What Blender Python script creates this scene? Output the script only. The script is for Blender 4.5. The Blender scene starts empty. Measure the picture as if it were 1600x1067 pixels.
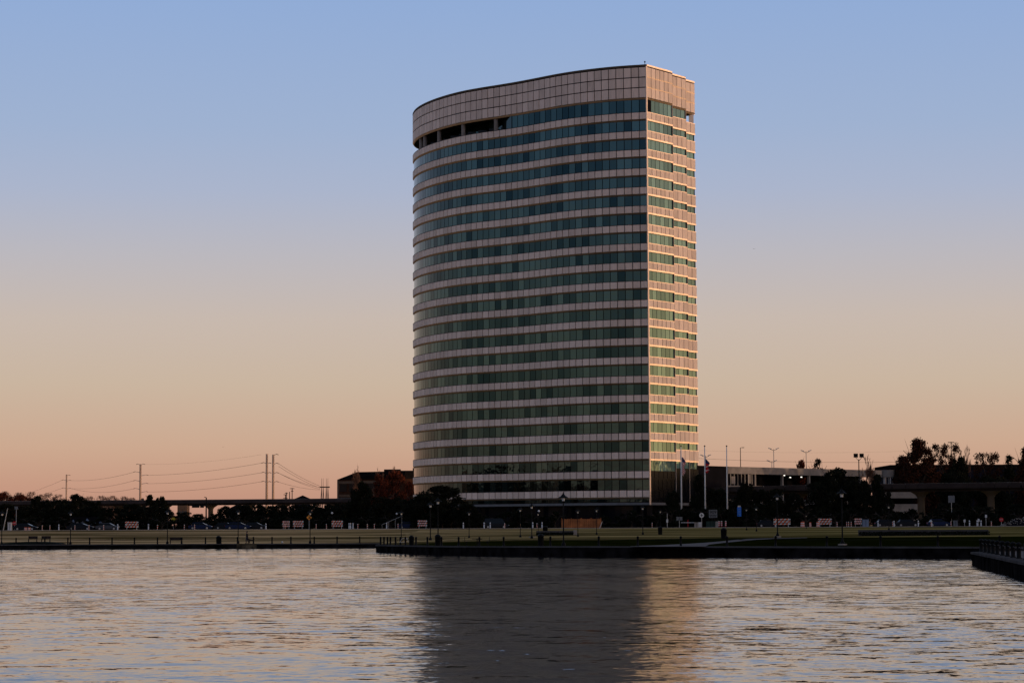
import bpy, math, random
import numpy as np
from mathutils import Vector, Matrix
SC = bpy.context.scene; COL = SC.collection
R = math.radians
F = 3600.0; PITCH = R(4.59); ROLL = .0043; H = 3.0

# ------------------------------------------------------------------ camera, sky, sun
cd = bpy.data.cameras.new('camera'); cam = bpy.data.objects.new('camera', cd); COL.objects.link(cam)
cam.matrix_world = Matrix.Translation((0, 0, H)) @ Matrix.Rotation(R(90)+PITCH, 4, 'X') @ Matrix.Rotation(-ROLL, 4, 'Z')
cd.lens = 36*F/1600; cd.sensor_width = 36; cd.clip_start = .5; cd.clip_end = 20000
SC.camera = cam
SUN_EL, SUN_AZ = R(2.4), R(101)          # azimuth clockwise from the view axis
SUN = Vector((math.sin(SUN_AZ)*math.cos(SUN_EL), math.cos(SUN_AZ)*math.cos(SUN_EL), math.sin(SUN_EL)))
w = bpy.data.worlds.new('World'); SC.world = w; w.use_nodes = True
nt = w.node_tree; L = nt.links.new; N = nt.nodes.new
bg = nt.nodes['Background']; bg.inputs[1].default_value = .1
sky = N('ShaderNodeTexSky'); sky.sky_type = 'NISHITA'; sky.sun_disc = False
sky.sun_elevation = SUN_EL; sky.sun_rotation = SUN_AZ; sky.air_density = 1; sky.dust_density = 1; sky.ozone_density = 1
tc = N('ShaderNodeTexCoord'); sx = N('ShaderNodeSeparateXYZ'); L(tc.outputs['Generated'], sx.inputs[0])
def s2l(c): return [((v/255+.055)/1.055)**2.4 if v > 10.3 else v/255/12.92 for v in c]
rp = N('ShaderNodeValToRGB'); cr = rp.color_ramp; cr.interpolation = 'LINEAR'
# measured sky tint against sine of the elevation angle
stops = [(0, (184, 136, 120)), (.017, (198, 152, 130)), (.034, (204, 168, 144)), (.0616, (202, 181, 161)), (.089, (200, 185, 175)),
         (.117, (187, 184, 191)), (.144, (171, 181, 205)), (.171, (159, 178, 210)), (.225, (145, 172, 215)), (.32, (136, 158, 197)),
         (.5, (118, 134, 164)), (1, (84, 98, 124))]
while len(cr.elements) < len(stops): cr.elements.new(.5)
for e, (p, c) in zip(cr.elements, stops):
    e.position = p; e.color = s2l(c)+[1]
L(sx.outputs[2], rp.inputs[0])
def math_(op, a, b=None):
    m = N('ShaderNodeMath'); m.operation = op
    for i, v in enumerate((a, b)):
        if v is None: continue
        if isinstance(v, (int, float)): m.inputs[i].default_value = v
        else: L(v, m.inputs[i])
    return m.outputs[0]
dot = N('ShaderNodeVectorMath'); dot.operation = 'DOT_PRODUCT'; L(tc.outputs['Generated'], dot.inputs[0]); dot.inputs[1].default_value = SUN
glow = math_('POWER', math_('MAXIMUM', dot.outputs['Value'], 0), 5.0)
low = math_('POWER', math_('SUBTRACT', 1, math_('MINIMUM', math_('MAXIMUM', sx.outputs[2], 0), 1)), 4)
gl = math_('MULTIPLY', glow, low)
mixs = N('ShaderNodeMix'); mixs.data_type = 'RGBA'; mixs.blend_type = 'MIX'; mixs.inputs[0].default_value = .08
scl = N('ShaderNodeVectorMath'); scl.operation = 'SCALE'; L(rp.outputs[0], scl.inputs[0]); scl.inputs[3].default_value = 10.6
L(scl.outputs[0], mixs.inputs[6]); L(sky.outputs[0], mixs.inputs[7])
glc = N('ShaderNodeVectorMath'); glc.operation = 'SCALE'; glc.inputs[0].default_value = (38, 21.5, 7); L(gl, glc.inputs[3])
addg = N('ShaderNodeVectorMath'); addg.operation = 'ADD'; L(mixs.outputs[2], addg.inputs[0]); L(glc.outputs[0], addg.inputs[1])
L(addg.outputs[0], bg.inputs[0])
ld = bpy.data.lights.new('sun', 'SUN'); ld.energy = 1.05; ld.angle = R(.5); ld.color = (1, .68, .45)
lo = bpy.data.objects.new('sun', ld); COL.objects.link(lo); lo.rotation_euler = SUN.to_track_quat('Z', 'Y').to_euler()
SC.view_settings.view_transform = 'Standard'; SC.view_settings.look = 'None'
SC.view_settings.exposure = 0; SC.view_settings.gamma = 1
try: SC.cycles.max_bounces = 6; SC.cycles.sample_clamp_indirect = 4
except Exception: pass

# ------------------------------------------------------------------ materials
def mat(name, col, rough=.8, metal=0, var=.15, scale=1.0, spec=.3, emit=None, bump=0):
    m = bpy.data.materials.new(name); m.use_nodes = True; t = m.node_tree; b = t.nodes['Principled BSDF']
    b.inputs['Roughness'].default_value = rough; b.inputs['Metallic'].default_value = metal
    b.inputs['Specular IOR Level'].default_value = spec
    b.inputs['Base Color'].default_value = (*col, 1)
    if var:
        c = t.nodes.new('ShaderNodeTexCoord'); n = t.nodes.new('ShaderNodeTexNoise'); n.inputs['Scale'].default_value = scale; n.inputs['Detail'].default_value = 5
        t.links.new(c.outputs['Object'], n.inputs[0])
        r = t.nodes.new('ShaderNodeValToRGB'); e = r.color_ramp.elements
        e[0].position = .3; e[1].position = .7
        e[0].color = (*[v*(1-var) for v in col], 1); e[1].color = (*[min(1, v*(1+var)) for v in col], 1)
        t.links.new(n.outputs[0], r.inputs[0]); t.links.new(r.outputs[0], b.inputs['Base Color'])
        if bump:
            bp = t.nodes.new('ShaderNodeBump'); bp.inputs['Strength'].default_value = bump
            t.links.new(n.outputs[0], bp.inputs['Height']); t.links.new(bp.outputs[0], b.inputs['Normal'])
    if emit:
        b.inputs['Emission Color'].default_value = (*emit[0], 1); b.inputs['Emission Strength'].default_value = emit[1]
    return m
M = {}
M['black'] = mat('black_paint', (.006, .006, .006), .6, 0, .2, 1, .08)
M['iron'] = mat('dark_iron', (.014, .012, .012), .7, .0, .2, 1, .1)
M['white'] = mat('white_paint', (.6, .57, .54), .6)
M['steel'] = mat('galvanised_steel', (.42, .38, .34), .45, .3)
M['pole'] = mat('weathered_steel_pole', (.55, .34, .21), .7, 0)
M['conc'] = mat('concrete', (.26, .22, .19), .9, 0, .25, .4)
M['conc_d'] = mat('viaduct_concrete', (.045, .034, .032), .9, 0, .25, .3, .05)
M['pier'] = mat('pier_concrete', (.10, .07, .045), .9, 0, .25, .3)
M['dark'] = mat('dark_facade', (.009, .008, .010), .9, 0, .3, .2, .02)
M['dkglass'] = mat('dark_glass', (.003, .004, .007), .15, 0, .2, .2, .12)
M['navy'] = mat('navy_cladding', (.008, .009, .016), .9, 0, .3, .2, .02)
M['brown'] = mat('brown_brick', (.045, .018, .010), .9, 0, .3, .5, .02)
M['tanb'] = mat('tan_band', (.12, .075, .05), .9, 0, .2, .5, .02)
M['roof'] = mat('roof_shingle', (.010, .008, .008), .95, 0, .3, .7, 0.0)
M['orange'] = mat('orange_plastic', (.65, .10, .02), .5)
M['red'] = mat('red_paint', (.5, .01, .012), .4)
M['yellow'] = mat('yellow_sign', (.4, .3, .02), .6)
M['osign'] = mat('orange_sign', (.8, .28, .03), .4)
M['blue'] = mat('blue_vinyl', (.01, .12, .5), .5)
M['cblue'] = mat('blue_car_paint', (.005, .012, .045), .5, 0, .1, 1, .15)
M['cdark'] = mat('dark_car_paint', (.006, .006, .008), .5, 0, .1, 1, .15)
M['silver'] = mat('silver_car_paint', (.05, .05, .055), .5, 0, .1, 1, .2)
M['glass'] = mat('car_glass', (.004, .005, .006), .2, 0, 0, 1, .15)
M['rubber'] = mat('rubber', (.01, .01, .01), .8)
M['wood'] = mat('stained_wood', (.30, .10, .03), .75, 0, .4, .9)
M['bench'] = mat('dark_bench_wood', (.025, .014, .010), .8)
M['lamp'] = mat('frosted_lamp_glass', (.75, .72, .68), .3)
M['green'] = mat('green_plastic', (.008, .03, .022), .6)
M['bluebox'] = mat('pale_blue_plastic', (.16, .2, .28), .6)
M['bark'] = mat('bark', (.035, .024, .017), .9, 0, .3, 2)
M['twig'] = mat('bare_twigs', (.13, .06, .035), .9, 0, .3, 1)
M['leaf_dark'] = mat('evergreen_leaves', (.010, .011, .006), .9, 0, .5, .5, .05)
M['leaf_oak'] = mat('russet_oak_leaves', (.038, .014, .008), .9, 0, .5, .5, .05)
M['leaf_red'] = mat('red_autumn_leaves', (.11, .024, .010), .85, 0, .6, .35, .1)
M['leaf_gold'] = mat('golden_autumn_leaves', (.32, .11, .02), .85, 0, .5, .35, .1)
M['shrub'] = mat('shrub_leaves', (.008, .010, .005), .9, 0, .5, .8, .05)
M['stone'] = mat('wet_dark_stone', (.009, .008, .008), .95, 0, .9, .8, .0)
M['stone_l'] = mat('pale_rubble_stone', (.07, .055, .035), .9, 0, .8, 1.5, .1)
M['coping'] = mat('stone_coping', (.075, .068, .066), .9, 0, .25, .5, .0)
M['pave'] = mat('concrete_path', (.17, .15, .14), .9, 0, .2, .3, 0.)
M['asphalt'] = mat('asphalt', (.035, .033, .034), .9, 0, .2, .3)
M['skin'] = mat('skin', (.3, .17, .12), .6)
M['coat'] = mat('black_jacket', (.01, .01, .012), .9)
M['jeans'] = mat('blue_jeans', (.015, .02, .04), .9)
M['hair'] = mat('dark_hair', (.01, .008, .006), .9)
M['fur'] = mat('dark_fur', (.02, .012, .008), .9)
M['gray'] = mat('gray_sign_face', (.13, .13, .135), .6)
M['flag_r'] = mat('flag_red', (.45, .015, .02), .9); M['flag_w'] = mat('flag_white', (.7, .66, .62), .9); M['flag_b'] = mat('flag_blue', (.012, .02, .09), .9)
M['lit'] = mat('lit_fixture', (.8, .8, .8), .5, emit=((1, .93, .8), 2.2))
M['tile'] = None

def nodes_mat(name):
    m = bpy.data.materials.new(name); m.use_nodes = True; t = m.node_tree
    return m, t, t.nodes['Principled BSDF'], t.nodes.new, t.links.new

def panel_mat(name, c0, c1, rough):
    """cladding panels: every panel (white noise on its UV cell) has a slightly different tone, fine streaks inside"""
    m, t, b, n, l = nodes_mat(name)
    uv = n('ShaderNodeUVMap'); fl = n('ShaderNodeVectorMath'); fl.operation = 'FLOOR'; l(uv.outputs[0], fl.inputs[0])
    wn = n('ShaderNodeTexWhiteNoise'); wn.noise_dimensions = '2D'; l(fl.outputs[0], wn.inputs[0])
    tcn = n('ShaderNodeTexCoord'); mp = n('ShaderNodeMapping'); mp.inputs['Scale'].default_value = (1.5, 1.5, .35); l(tcn.outputs['Object'], mp.inputs[0])
    no = n('ShaderNodeTexNoise'); no.inputs['Scale'].default_value = 1.2; no.inputs['Detail'].default_value = 6; l(mp.outputs[0], no.inputs[0])
    ad = n('ShaderNodeMath'); ad.operation = 'MULTIPLY_ADD'; l(no.outputs[0], ad.inputs[0]); ad.inputs[1].default_value = .9; 
    ml = n('ShaderNodeMath'); ml.operation = 'MULTIPLY'; l(wn.outputs[0], ml.inputs[0]); ml.inputs[1].default_value = .55; l(ml.outputs[0], ad.inputs[2])
    r = n('ShaderNodeValToRGB'); r.color_ramp.elements[0].position = .15; r.color_ramp.elements[1].position = 1.0
    r.color_ramp.elements[0].color = (*c0, 1); r.color_ramp.elements[1].color = (*c1, 1)
    l(ad.outputs[0], r.inputs[0]); l(r.outputs[0], b.inputs['Base Color'])
    b.inputs['Roughness'].default_value = rough; b.inputs['Specular IOR Level'].default_value = .3
    return m
M['panel'] = panel_mat('pink_granite_panel', (.53, .395, .315), (.84, .635, .52), .55)
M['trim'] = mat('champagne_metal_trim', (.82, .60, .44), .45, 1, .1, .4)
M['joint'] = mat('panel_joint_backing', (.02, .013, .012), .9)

def glass_mat(nm='tinted_window_glass', c0=(.012, .027, .033), c1=(.050, .086, .088), d0=(.001, .002, .002), d1=(.016, .025, .022)):
    m = bpy.data.materials.new(nm); m.use_nodes = True; t = m.node_tree; n = t.nodes.new; l = t.links.new
    b = t.nodes['Principled BSDF']; out = t.nodes['Material Output']
    uv = n('ShaderNodeUVMap'); fl = n('ShaderNodeVectorMath'); fl.operation = 'FLOOR'; l(uv.outputs[0], fl.inputs[0])
    wn = n('ShaderNodeTexWhiteNoise'); wn.noise_dimensions = '2D'; l(fl.outputs[0], wn.inputs[0])
    cell = n('ShaderNodeVectorMath'); cell.operation = 'MULTIPLY'; l(fl.outputs[0], cell.inputs[0]); cell.inputs[1].default_value = (.37, 1.7, 0)
    cl = n('ShaderNodeTexNoise'); cl.inputs['Scale'].default_value = 1.0; l(cell.outputs[0], cl.inputs[0])   # blinds drawn in groups of bays
    # reflective coating
    b.inputs['Metallic'].default_value = 1; b.inputs['Roughness'].default_value = .03
    r = n('ShaderNodeValToRGB'); e = r.color_ramp.elements
    e[0].position = 0; e[0].color = (*c0, 1); e[1].position = 1; e[1].color = (*c1, 1)
    l(wn.outputs[0], r.inputs[0]); l(r.outputs[0], b.inputs['Base Color'])
    # slight waviness of each pane
    tcn = n('ShaderNodeTexCoord'); no = n('ShaderNodeTexNoise'); no.inputs['Scale'].default_value = .5; l(tcn.outputs['Object'], no.inputs[0])
    bp = n('ShaderNodeBump'); bp.inputs['Strength'].default_value = .06; bp.inputs['Distance'].default_value = .3; l(no.outputs[0], bp.inputs['Height']); l(bp.outputs[0], b.inputs['Normal'])
    # what shows through: interior and blinds
    d = n('ShaderNodeBsdfDiffuse')
    r2 = n('ShaderNodeValToRGB'); e = r2.color_ramp.elements
    e[0].position = .35; e[0].color = (*d0, 1); e[1].position = .9; e[1].color = (*d1, 1)
    mx = n('ShaderNodeMath'); mx.operation = 'MULTIPLY_ADD'; l(wn.outputs[0], mx.inputs[0]); mx.inputs[1].default_value = .5; mx.inputs[2].default_value = 0.0
    md = n('ShaderNodeMath'); md.operation = 'MULTIPLY_ADD'; l(cl.outputs[0], md.inputs[0]); md.inputs[1].default_value = .6; l(mx.outputs[0], md.inputs[2])
    l(md.outputs[0], r2.inputs[0]); l(r2.outputs[0], d.inputs[0])
    ad = n('ShaderNodeAddShader'); l(b.outputs[0], ad.inputs[0]); l(d.outputs[0], ad.inputs[1]); l(ad.outputs[0], out.inputs[0])
    return m
M['pane'] = glass_mat(); M['pane_sunlit'] = glass_mat('tinted_glass_sunlit_tone', (.05, .078, .064), (.095, .145, .115), (.035, .068, .072), (.09, .155, .16))  # side panes: same glass, sunlight painted in as a lighter tone

def water_mat():
    m, t, b, n, l = nodes_mat('lake_water')
    b.inputs['Base Color'].default_value = (.016, .015, .014, 1); b.inputs['Roughness'].default_value = .04; b.inputs['IOR'].default_value = 1.36
    b.inputs['Specular IOR Level'].default_value = .5
    g = n('ShaderNodeNewGeometry')
    def lay(sc, rot, stretch, det, dist, rough=.5):
        mp = n('ShaderNodeMapping'); mp.inputs['Rotation'].default_value = (0, 0, rot); mp.inputs['Scale'].default_value = (sc*stretch, sc, sc); l(g.outputs['Position'], mp.inputs[0])
        no = n('ShaderNodeTexNoise'); no.inputs['Scale'].default_value = 1; no.inputs['Detail'].default_value = det; no.inputs['Roughness'].default_value = rough
        no.inputs['Distortion'].default_value = .3; l(mp.outputs[0], no.inputs[0])
        return no.outputs[0]
    def mul(a, k):
        x = n('ShaderNodeMath'); x.operation = 'MULTIPLY'; l(a, x.inputs[0])
        if isinstance(k, float): x.inputs[1].default_value = k
        else: l(k, x.inputs[1])
        return x.outputs[0]
    def add(a, b_):
        x = n('ShaderNodeMath'); x.operation = 'ADD'; l(a, x.inputs[0]); l(b_, x.inputs[1]); return x.outputs[0]
    gust = lay(.03, .2, .4, 3, 0)                           # calm and wind-ruffled patches
    gr = n('ShaderNodeMapRange'); l(gust, gr.inputs[0]); gr.inputs[1].default_value = .38; gr.inputs[2].default_value = .62; gr.inputs[3].default_value = .55; gr.inputs[4].default_value = 1.5
    def slope(sc, rot, stretch, det, ax, ay, rough=.5):
        mp = n('ShaderNodeMapping'); mp.inputs['Rotation'].default_value = (0, 0, rot); mp.inputs['Scale'].default_value = (sc*stretch, sc, sc); l(g.outputs['Position'], mp.inputs[0])
        no = n('ShaderNodeTexNoise'); no.inputs['Scale'].default_value = 1; no.inputs['Detail'].default_value = det; no.inputs['Roughness'].default_value = rough; l(mp.outputs[0], no.inputs[0])
        sb = n('ShaderNodeVectorMath'); sb.operation = 'SUBTRACT'; l(no.outputs['Color'], sb.inputs[0]); sb.inputs[1].default_value = (.5, .5, .5)
        ml = n('ShaderNodeVectorMath'); ml.operation = 'MULTIPLY'; l(sb.outputs[0], ml.inputs[0]); ml.inputs[1].default_value = (ax, ay, 0); return ml.outputs[0]
    def vadd(a, b_):
        x = n('ShaderNodeVectorMath'); x.operation = 'ADD'; l(a, x.inputs[0])
        if isinstance(b_, tuple): x.inputs[1].default_value = b_
        else: l(b_, x.inputs[1])
        return x.outputs[0]
    fs = n('ShaderNodeVectorMath'); fs.operation = 'SCALE'; l(vadd(slope(1.5, -.2, .6, 2.5, *WAVE[1]), slope(6.5, .3, .8, 2, *WAVE[2])), fs.inputs[0]); l(gr.outputs[0], fs.inputs[3])
    sv = vadd(vadd(fs.outputs[0], slope(.28, .12, .5, 2, *WAVE[0])), (0, -.016, 1))
    bp = n('ShaderNodeVectorMath'); bp.operation = 'NORMALIZE'; l(sv, bp.inputs[0])
    l(bp.outputs[0], b.inputs['Normal'])
    return m
WAVE = ((.07, .05), (.34, .20), (.38, .13))     # slope of the swell, the chop and the ripples
M['water'] = water_mat()

def grass_mat():
    m, t, b, n, l = nodes_mat('mown_grass')
    g = n('ShaderNodeNewGeometry'); sp = n('ShaderNodeSeparateXYZ'); l(g.outputs['Position'], sp.inputs[0])
    mp = n('ShaderNodeMapping'); mp.inputs['Scale'].default_value = (.03, .13, 1); l(g.outputs['Position'], mp.inputs[0])
    no = n('ShaderNodeTexNoise'); no.inputs['Scale'].default_value = 1; no.inputs['Detail'].default_value = 6; l(mp.outputs[0], no.inputs[0])
    r = n('ShaderNodeValToRGB'); e = r.color_ramp.elements
    e[0].position = .40; e[0].color = (.12, .078, .028, 1); e[1].position = .62; e[1].color = (.62, .39, .18, 1)
    l(no.outputs[0], r.inputs[0])
    # watered green turf by the promenade: a band of the lawn in front of the dry field
    wob = n('ShaderNodeTexNoise'); wob.inputs['Scale'].default_value = .05; l(g.outputs['Position'], wob.inputs[0])
    ma = n('ShaderNodeMath'); ma.operation = 'MULTIPLY_ADD'; l(wob.outputs[0], ma.inputs[0]); ma.inputs[1].default_value = 22; l(sp.outputs[1], ma.inputs[2])
    mr = n('ShaderNodeMapRange'); l(ma.outputs[0], mr.inputs[0]); mr.inputs[1].default_value = 286; mr.inputs[2].default_value = 296
    gc = n('ShaderNodeValToRGB'); e = gc.color_ramp.elements; e[0].position = .3; e[0].color = (.006, .008, .001, 1); e[1].position = .7; e[1].color = (.026, .026, .003, 1)
    n2 = n('ShaderNodeTexNoise'); n2.inputs['Scale'].default_value = .25; n2.inputs['Detail'].default_value = 6; l(g.outputs['Position'], n2.inputs[0]); l(n2.outputs[0], gc.inputs[0])
    mx = n('ShaderNodeMix'); mx.data_type = 'RGBA'; l(mr.outputs[0], mx.inputs[0]); l(gc.outputs[0], mx.inputs[6]); l(r.outputs[0], mx.inputs[7])
    ol = n('ShaderNodeMapRange'); l(sp.outputs[0], ol.inputs[0]); ol.inputs[1].default_value = -45; ol.inputs[2].default_value = 35     # the east half of the field is darker and more olive
    mo = n('ShaderNodeMix'); mo.data_type = 'RGBA'; mo.blend_type = 'MULTIPLY'; l(ol.outputs[0], mo.inputs[0]); l(mx.outputs[2], mo.inputs[6]); mo.inputs[7].default_value = (.50, .58, .42, 1)
    l(mo.outputs[2], b.inputs['Base Color']); b.inputs['Roughness'].default_value = 1; b.inputs['Specular IOR Level'].default_value = 0
    return m
M['grass'] = grass_mat()

# ------------------------------------------------------------------ helpers
def link(o, parent=None):
    COL.objects.link(o)
    if parent: o.parent = parent
    return o
def tag(o, label, cat, group=None):
    o['label'] = label; o['category'] = cat
    if group: o['group'] = group
    return o
def thing(name, label, cat, loc=(0, 0, 0), rz=0, group=None):
    o = bpy.data.objects.new(name, None); o.location = loc; o.rotation_euler = (0, 0, rz); link(o); return tag(o, label, cat, group)
class MB:
    def __init__(s): s.v = []; s.f = []; s.uv = []; s.mi = []
    def add(s, vs, fs, uv=None, mi=0):
        k = len(s.v); s.v += [tuple(x) for x in vs]
        for i, f in enumerate(fs):
            s.f.append([k+a for a in f]); s.uv.append(uv); s.mi.append(mi)
        return s
    def quad(s, a, b, c, d, uv=None, mi=0): return s.add([a, b, c, d], [(0, 1, 2, 3)], uv, mi)
    def box(s, x0, x1, y0, y1, z0, z1, mi=0):
        v = [(x0, y0, z0), (x1, y0, z0), (x1, y1, z0), (x0, y1, z0), (x0, y0, z1), (x1, y0, z1), (x1, y1, z1), (x0, y1, z1)]
        return s.add(v, [(3, 2, 1, 0), (4, 5, 6, 7), (0, 1, 5, 4), (1, 2, 6, 5), (2, 3, 7, 6), (3, 0, 4, 7)], None, mi)
    def cbox(s, c, d, mi=0): return s.box(c[0]-d[0]/2, c[0]+d[0]/2, c[1]-d[1]/2, c[1]+d[1]/2, c[2]-d[2]/2, c[2]+d[2]/2, mi)
    def hexa(s, p, uv=None, mi=0):           # 8 points: bottom 4 then top 4
        return s.add(p, [(3, 2, 1, 0), (4, 5, 6, 7), (0, 1, 5, 4), (1, 2, 6, 5), (2, 3, 7, 6), (3, 0, 4, 7)], uv, mi)
    def tube(s, a, b, r0, r1=None, n=8, mi=0, cap=True):
        r1 = r0 if r1 is None else r1; a = Vector(a); b = Vector(b); d = (b-a)
        if d.length < 1e-6: return s
        d.normalize(); u = d.orthogonal().normalized(); w_ = d.cross(u)
        vs = []
        for P, r in ((a, r0), (b, r1)):
            for i in range(n):
                t = 2*math.pi*i/n; vs.append(P+u*(r*math.cos(t))+w_*(r*math.sin(t)))
        fs = [(i, (i+1) % n, n+(i+1) % n, n+i) for i in range(n)]
        if cap: fs += [tuple(range(n))[::-1], tuple(range(n, 2*n))]
        return s.add(vs, fs, None, mi)
    def path(s, pts, r, n=5, mi=0):
        for a, b in zip(pts, pts[1:]): s.tube(a, b, r, r, n, mi, False)
        return s
    def lathe(s, prof, n=12, c=(0, 0), mi=0):
        vs = [(c[0]+r*math.cos(2*math.pi*i/n), c[1]+r*math.sin(2*math.pi*i/n), z) for r, z in prof for i in range(n)]
        fs = [(k*n+i, k*n+(i+1) % n, (k+1)*n+(i+1) % n, (k+1)*n+i) for k in range(len(prof)-1) for i in range(n)]
        return s.add(vs, fs, None, mi)
    def build(s, name, m, parent=None, smooth=False):
        me = bpy.data.meshes.new(name); me.from_pydata(s.v, [], s.f)
        ms = m if isinstance(m, (list, tuple)) else [m]
        for x in ms: me.materials.append(M[x] if isinstance(x, str) else x)
        if len(ms) > 1:
            for p, i in zip(me.polygons, s.mi): p.material_index = i
        if any(u is not None for u in s.uv):
            ul = me.uv_layers.new(name='UVMap')
            for p, u in zip(me.polygons, s.uv):
                for li in p.loop_indices: ul.data[li].uv = u or (0, 0)
        if smooth:
            for p in me.polygons: p.use_smooth = True
        me.update(); return link(bpy.data.objects.new(name, me), parent)
def struct(mb, name, m): o = mb.build(name, m); o['kind'] = 'structure'; return o
def copy_tree(o, parent=None):
    c = o.copy(); COL.objects.link(c); c.parent = parent
    if parent: c.matrix_parent_inverse = o.matrix_parent_inverse.copy()
    for ch in list(o.children): copy_tree(ch, c)
    return c
_ones = ['first', 'second', 'third', 'fourth', 'fifth', 'sixth', 'seventh', 'eighth', 'ninth']
ORD = _ones+['tenth', 'eleventh', 'twelfth', 'thirteenth', 'fourteenth', 'fifteenth', 'sixteenth', 'seventeenth', 'eighteenth', 'nineteenth']
for _t in ('twent', 'thirt', 'fort', 'fift', 'sixt', 'sevent', 'eight'): ORD += [_t+'ieth']+[_t+'y-'+o for o in _ones]
USED = {}
def place_many(proto, items, group, lab):
    """items: (x, y, z, rz, scale3); the first uses the prototype itself"""
    out = []
    for i, it in enumerate(items):
        o = proto if id(proto) not in USED else copy_tree(proto)
        USED[id(proto)] = 1
        o.location = it[:3]; o.rotation_euler = (0, 0, it[3]); o.scale = it[4] if len(it) > 4 else (1, 1, 1)
        o['label'] = lab(i) if callable(lab) else lab
        if group: o['group'] = group
        elif 'group' in o: del o['group']
        out.append(o)
    return out

# pixel of the photograph (1600 wide) -> direction from the camera with y = 1
def ray(px, py):
    x = (px-800)/F; y = (533.5-py)/F; c, s = math.cos(ROLL), math.sin(ROLL)
    x, y = c*x+s*y, -s*x+c*y
    d = (x, math.cos(PITCH)-y*math.sin(PITCH), math.sin(PITCH)+y*math.cos(PITCH))
    return d[0]/d[1], d[2]/d[1]
def at(px, py, Y):
    a, b = ray(px, py); return a*Y, H+b*Y
def onz(px, py, z):
    a, b = ray(px, py); Y = (z-H)/b; return a*Y, Y
def XX(px, Y): return ray(px, 822)[0]*Y

# ------------------------------------------------------------------ ground, shore, water
LEFT = [(-900, 330), (-400, 336), (-100, 338), (-77, 338), (-42, 337), (-20, 336), (-15.4, 336)]
PEN = [(588, 862.3), (615, 863.4), (650, 864.8), (700, 866.2), (790, 867.6), (860, 868.2), (920, 868.9), (1050, 869.6), (1180, 870.1), (1310, 870.9), (1440, 871.5), (1520, 871.9)]
PENW = [onz(a, b, 0) for a, b in PEN] + [(70, 198), (400, 196), (900, 190)]
FRONT = LEFT[:-1] + [(-17.2, 336)] + PENW
def front_y(X):
    for (a, ya), (b, yb) in zip(FRONT, FRONT[1:]):
        if a <= X <= b: return ya+(yb-ya)*(X-a)/max(b-a, 1e-6)
    return FRONT[-1][1] if X > 0 else FRONT[0][1]
def wall_z(X): return .68 if X < -16.9 else .86+.14*min(1, max(0, (X+16)/25))
ZF = 2.62
def gz(X, Y):
    fy = front_y(X); zw = wall_z(X); t = (Y-fy-3)/(425-fy)
    t = min(1, max(0, t)); t = t**.9
    if X < -16.9: t = min(1, max(0, (Y-fy-3)/(425-fy)))
    return zw+(ZF-zw)*t
xs = sorted(set([a for a, _ in FRONT]+[-17.2+.001]+list(np.linspace(-130, 90, 56))+[-3000, 3000, -600, -250, 150, 250, 500]))
ts = [0, .01, .03, .06, .1, .16, .24, .32, .42, .52, .62, .72, .82, .91, 1]
g = MB(); rows = []
for X in xs:
    fy = front_y(X); ys = [fy+(428-fy)*t for t in ts]+[470, 600, 900, 1500, 3000, 9000]
    k = len(g.v); g.v += [(X if abs(X) < 2999 or y < 3000 else X*4, y, gz(X, y)) for y in ys]; rows.append((k, len(ys)))
for (a, n), (b, _) in zip(rows, rows[1:]):
    for i in range(n-1): g.f.append([a+i, b+i, b+i+1, a+i+1]); g.uv.append(None); g.mi.append(0)
struct(g, 'ground', 'grass')
struct(MB().quad((-3000, -40, 0), (3000, -40, 0), (3000, 345, 0), (-3000, 345, 0)), 'water', 'water')
struct(MB().quad((-3000, -40, -2.5), (3000, -40, -2.5), (3000, 345, -2.5), (-3000, 345, -2.5)), 'lake_bed', 'stone')
struct(MB().quad((-3000, -3000, .8), (3000, -3000, .8), (3000, -39, .8), (-3000, -39, .8)), 'near_bank', 'grass')

def wall_of(pts, zf, name, label, m, th=.6, low=-2):
    mb = MB(); t_ = thing(name, label, 'wall')
    for (a, b) in zip(pts, pts[1:]):
        d = Vector((b[0]-a[0], b[1]-a[1], 0)); ln = d.length; d.normalize(); nr = Vector((d.y, -d.x, 0))*.02
        n = max(1, int(ln/3)) if ln < 200 else 1
        for i in range(n):
            p = Vector((a[0], a[1], 0))+d*(ln*i/n); q = Vector((a[0], a[1], 0))+d*(ln*(i+1)/n)
            if abs(p.x) > 300: nn = nr
            off = nr+Vector((d.y, -d.x, 0))*random.uniform(0, .05)
            bk = -Vector((d.y, -d.x, 0))*th
            z = zf((p.x+q.x)/2) if callable(zf) else zf
            mb.hexa([(*(p+off)[:2], low), (*(q+off)[:2], low), (*(q+bk)[:2], low), (*(p+bk)[:2], low), (*(p+off)[:2], z-.12), (*(q+off)[:2], z-.12), (*(q+bk)[:2], z-.12), (*(p+bk)[:2], z-.12)])
    mb.build('stonework', m, t_)
    cp = MB()
    for (a, b) in zip(pts, pts[1:]):
        d = Vector((b[0]-a[0], b[1]-a[1], 0)).normalized(); nr = Vector((d.y, -d.x, 0)); f = nr*.14; bk = -nr*(th+.5)
        za, zb = (zf(a[0]), zf(b[0])) if callable(zf) else (zf, zf)
        a3 = Vector((a[0], a[1], 0)); b3 = Vector((b[0], b[1], 0))
        P = []
        for dz in (-.12, .035):
            P += [(*(a3+f)[:2], za+dz), (*(b3+f)[:2], zb+dz), (*(b3+bk)[:2], zb+dz), (*(a3+bk)[:2], za+dz)]
        cp.hexa(P)
    cp.build('coping', 'coping' if m != 'stone_l' else 'stone_l', t_)
    return t_
random.seed(3)
wl = [p for p in LEFT[1:-1]]
xs_a, xs_b = XX(370, 337), XX(401, 337)
pl = [(-400, 336), (-100, 338), (-77, 338), (xs_a, 337)]
wall_of(pl, .68, 'retaining_wall', 'dark retaining wall along the far left shore of the lake', 'stone')
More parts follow.
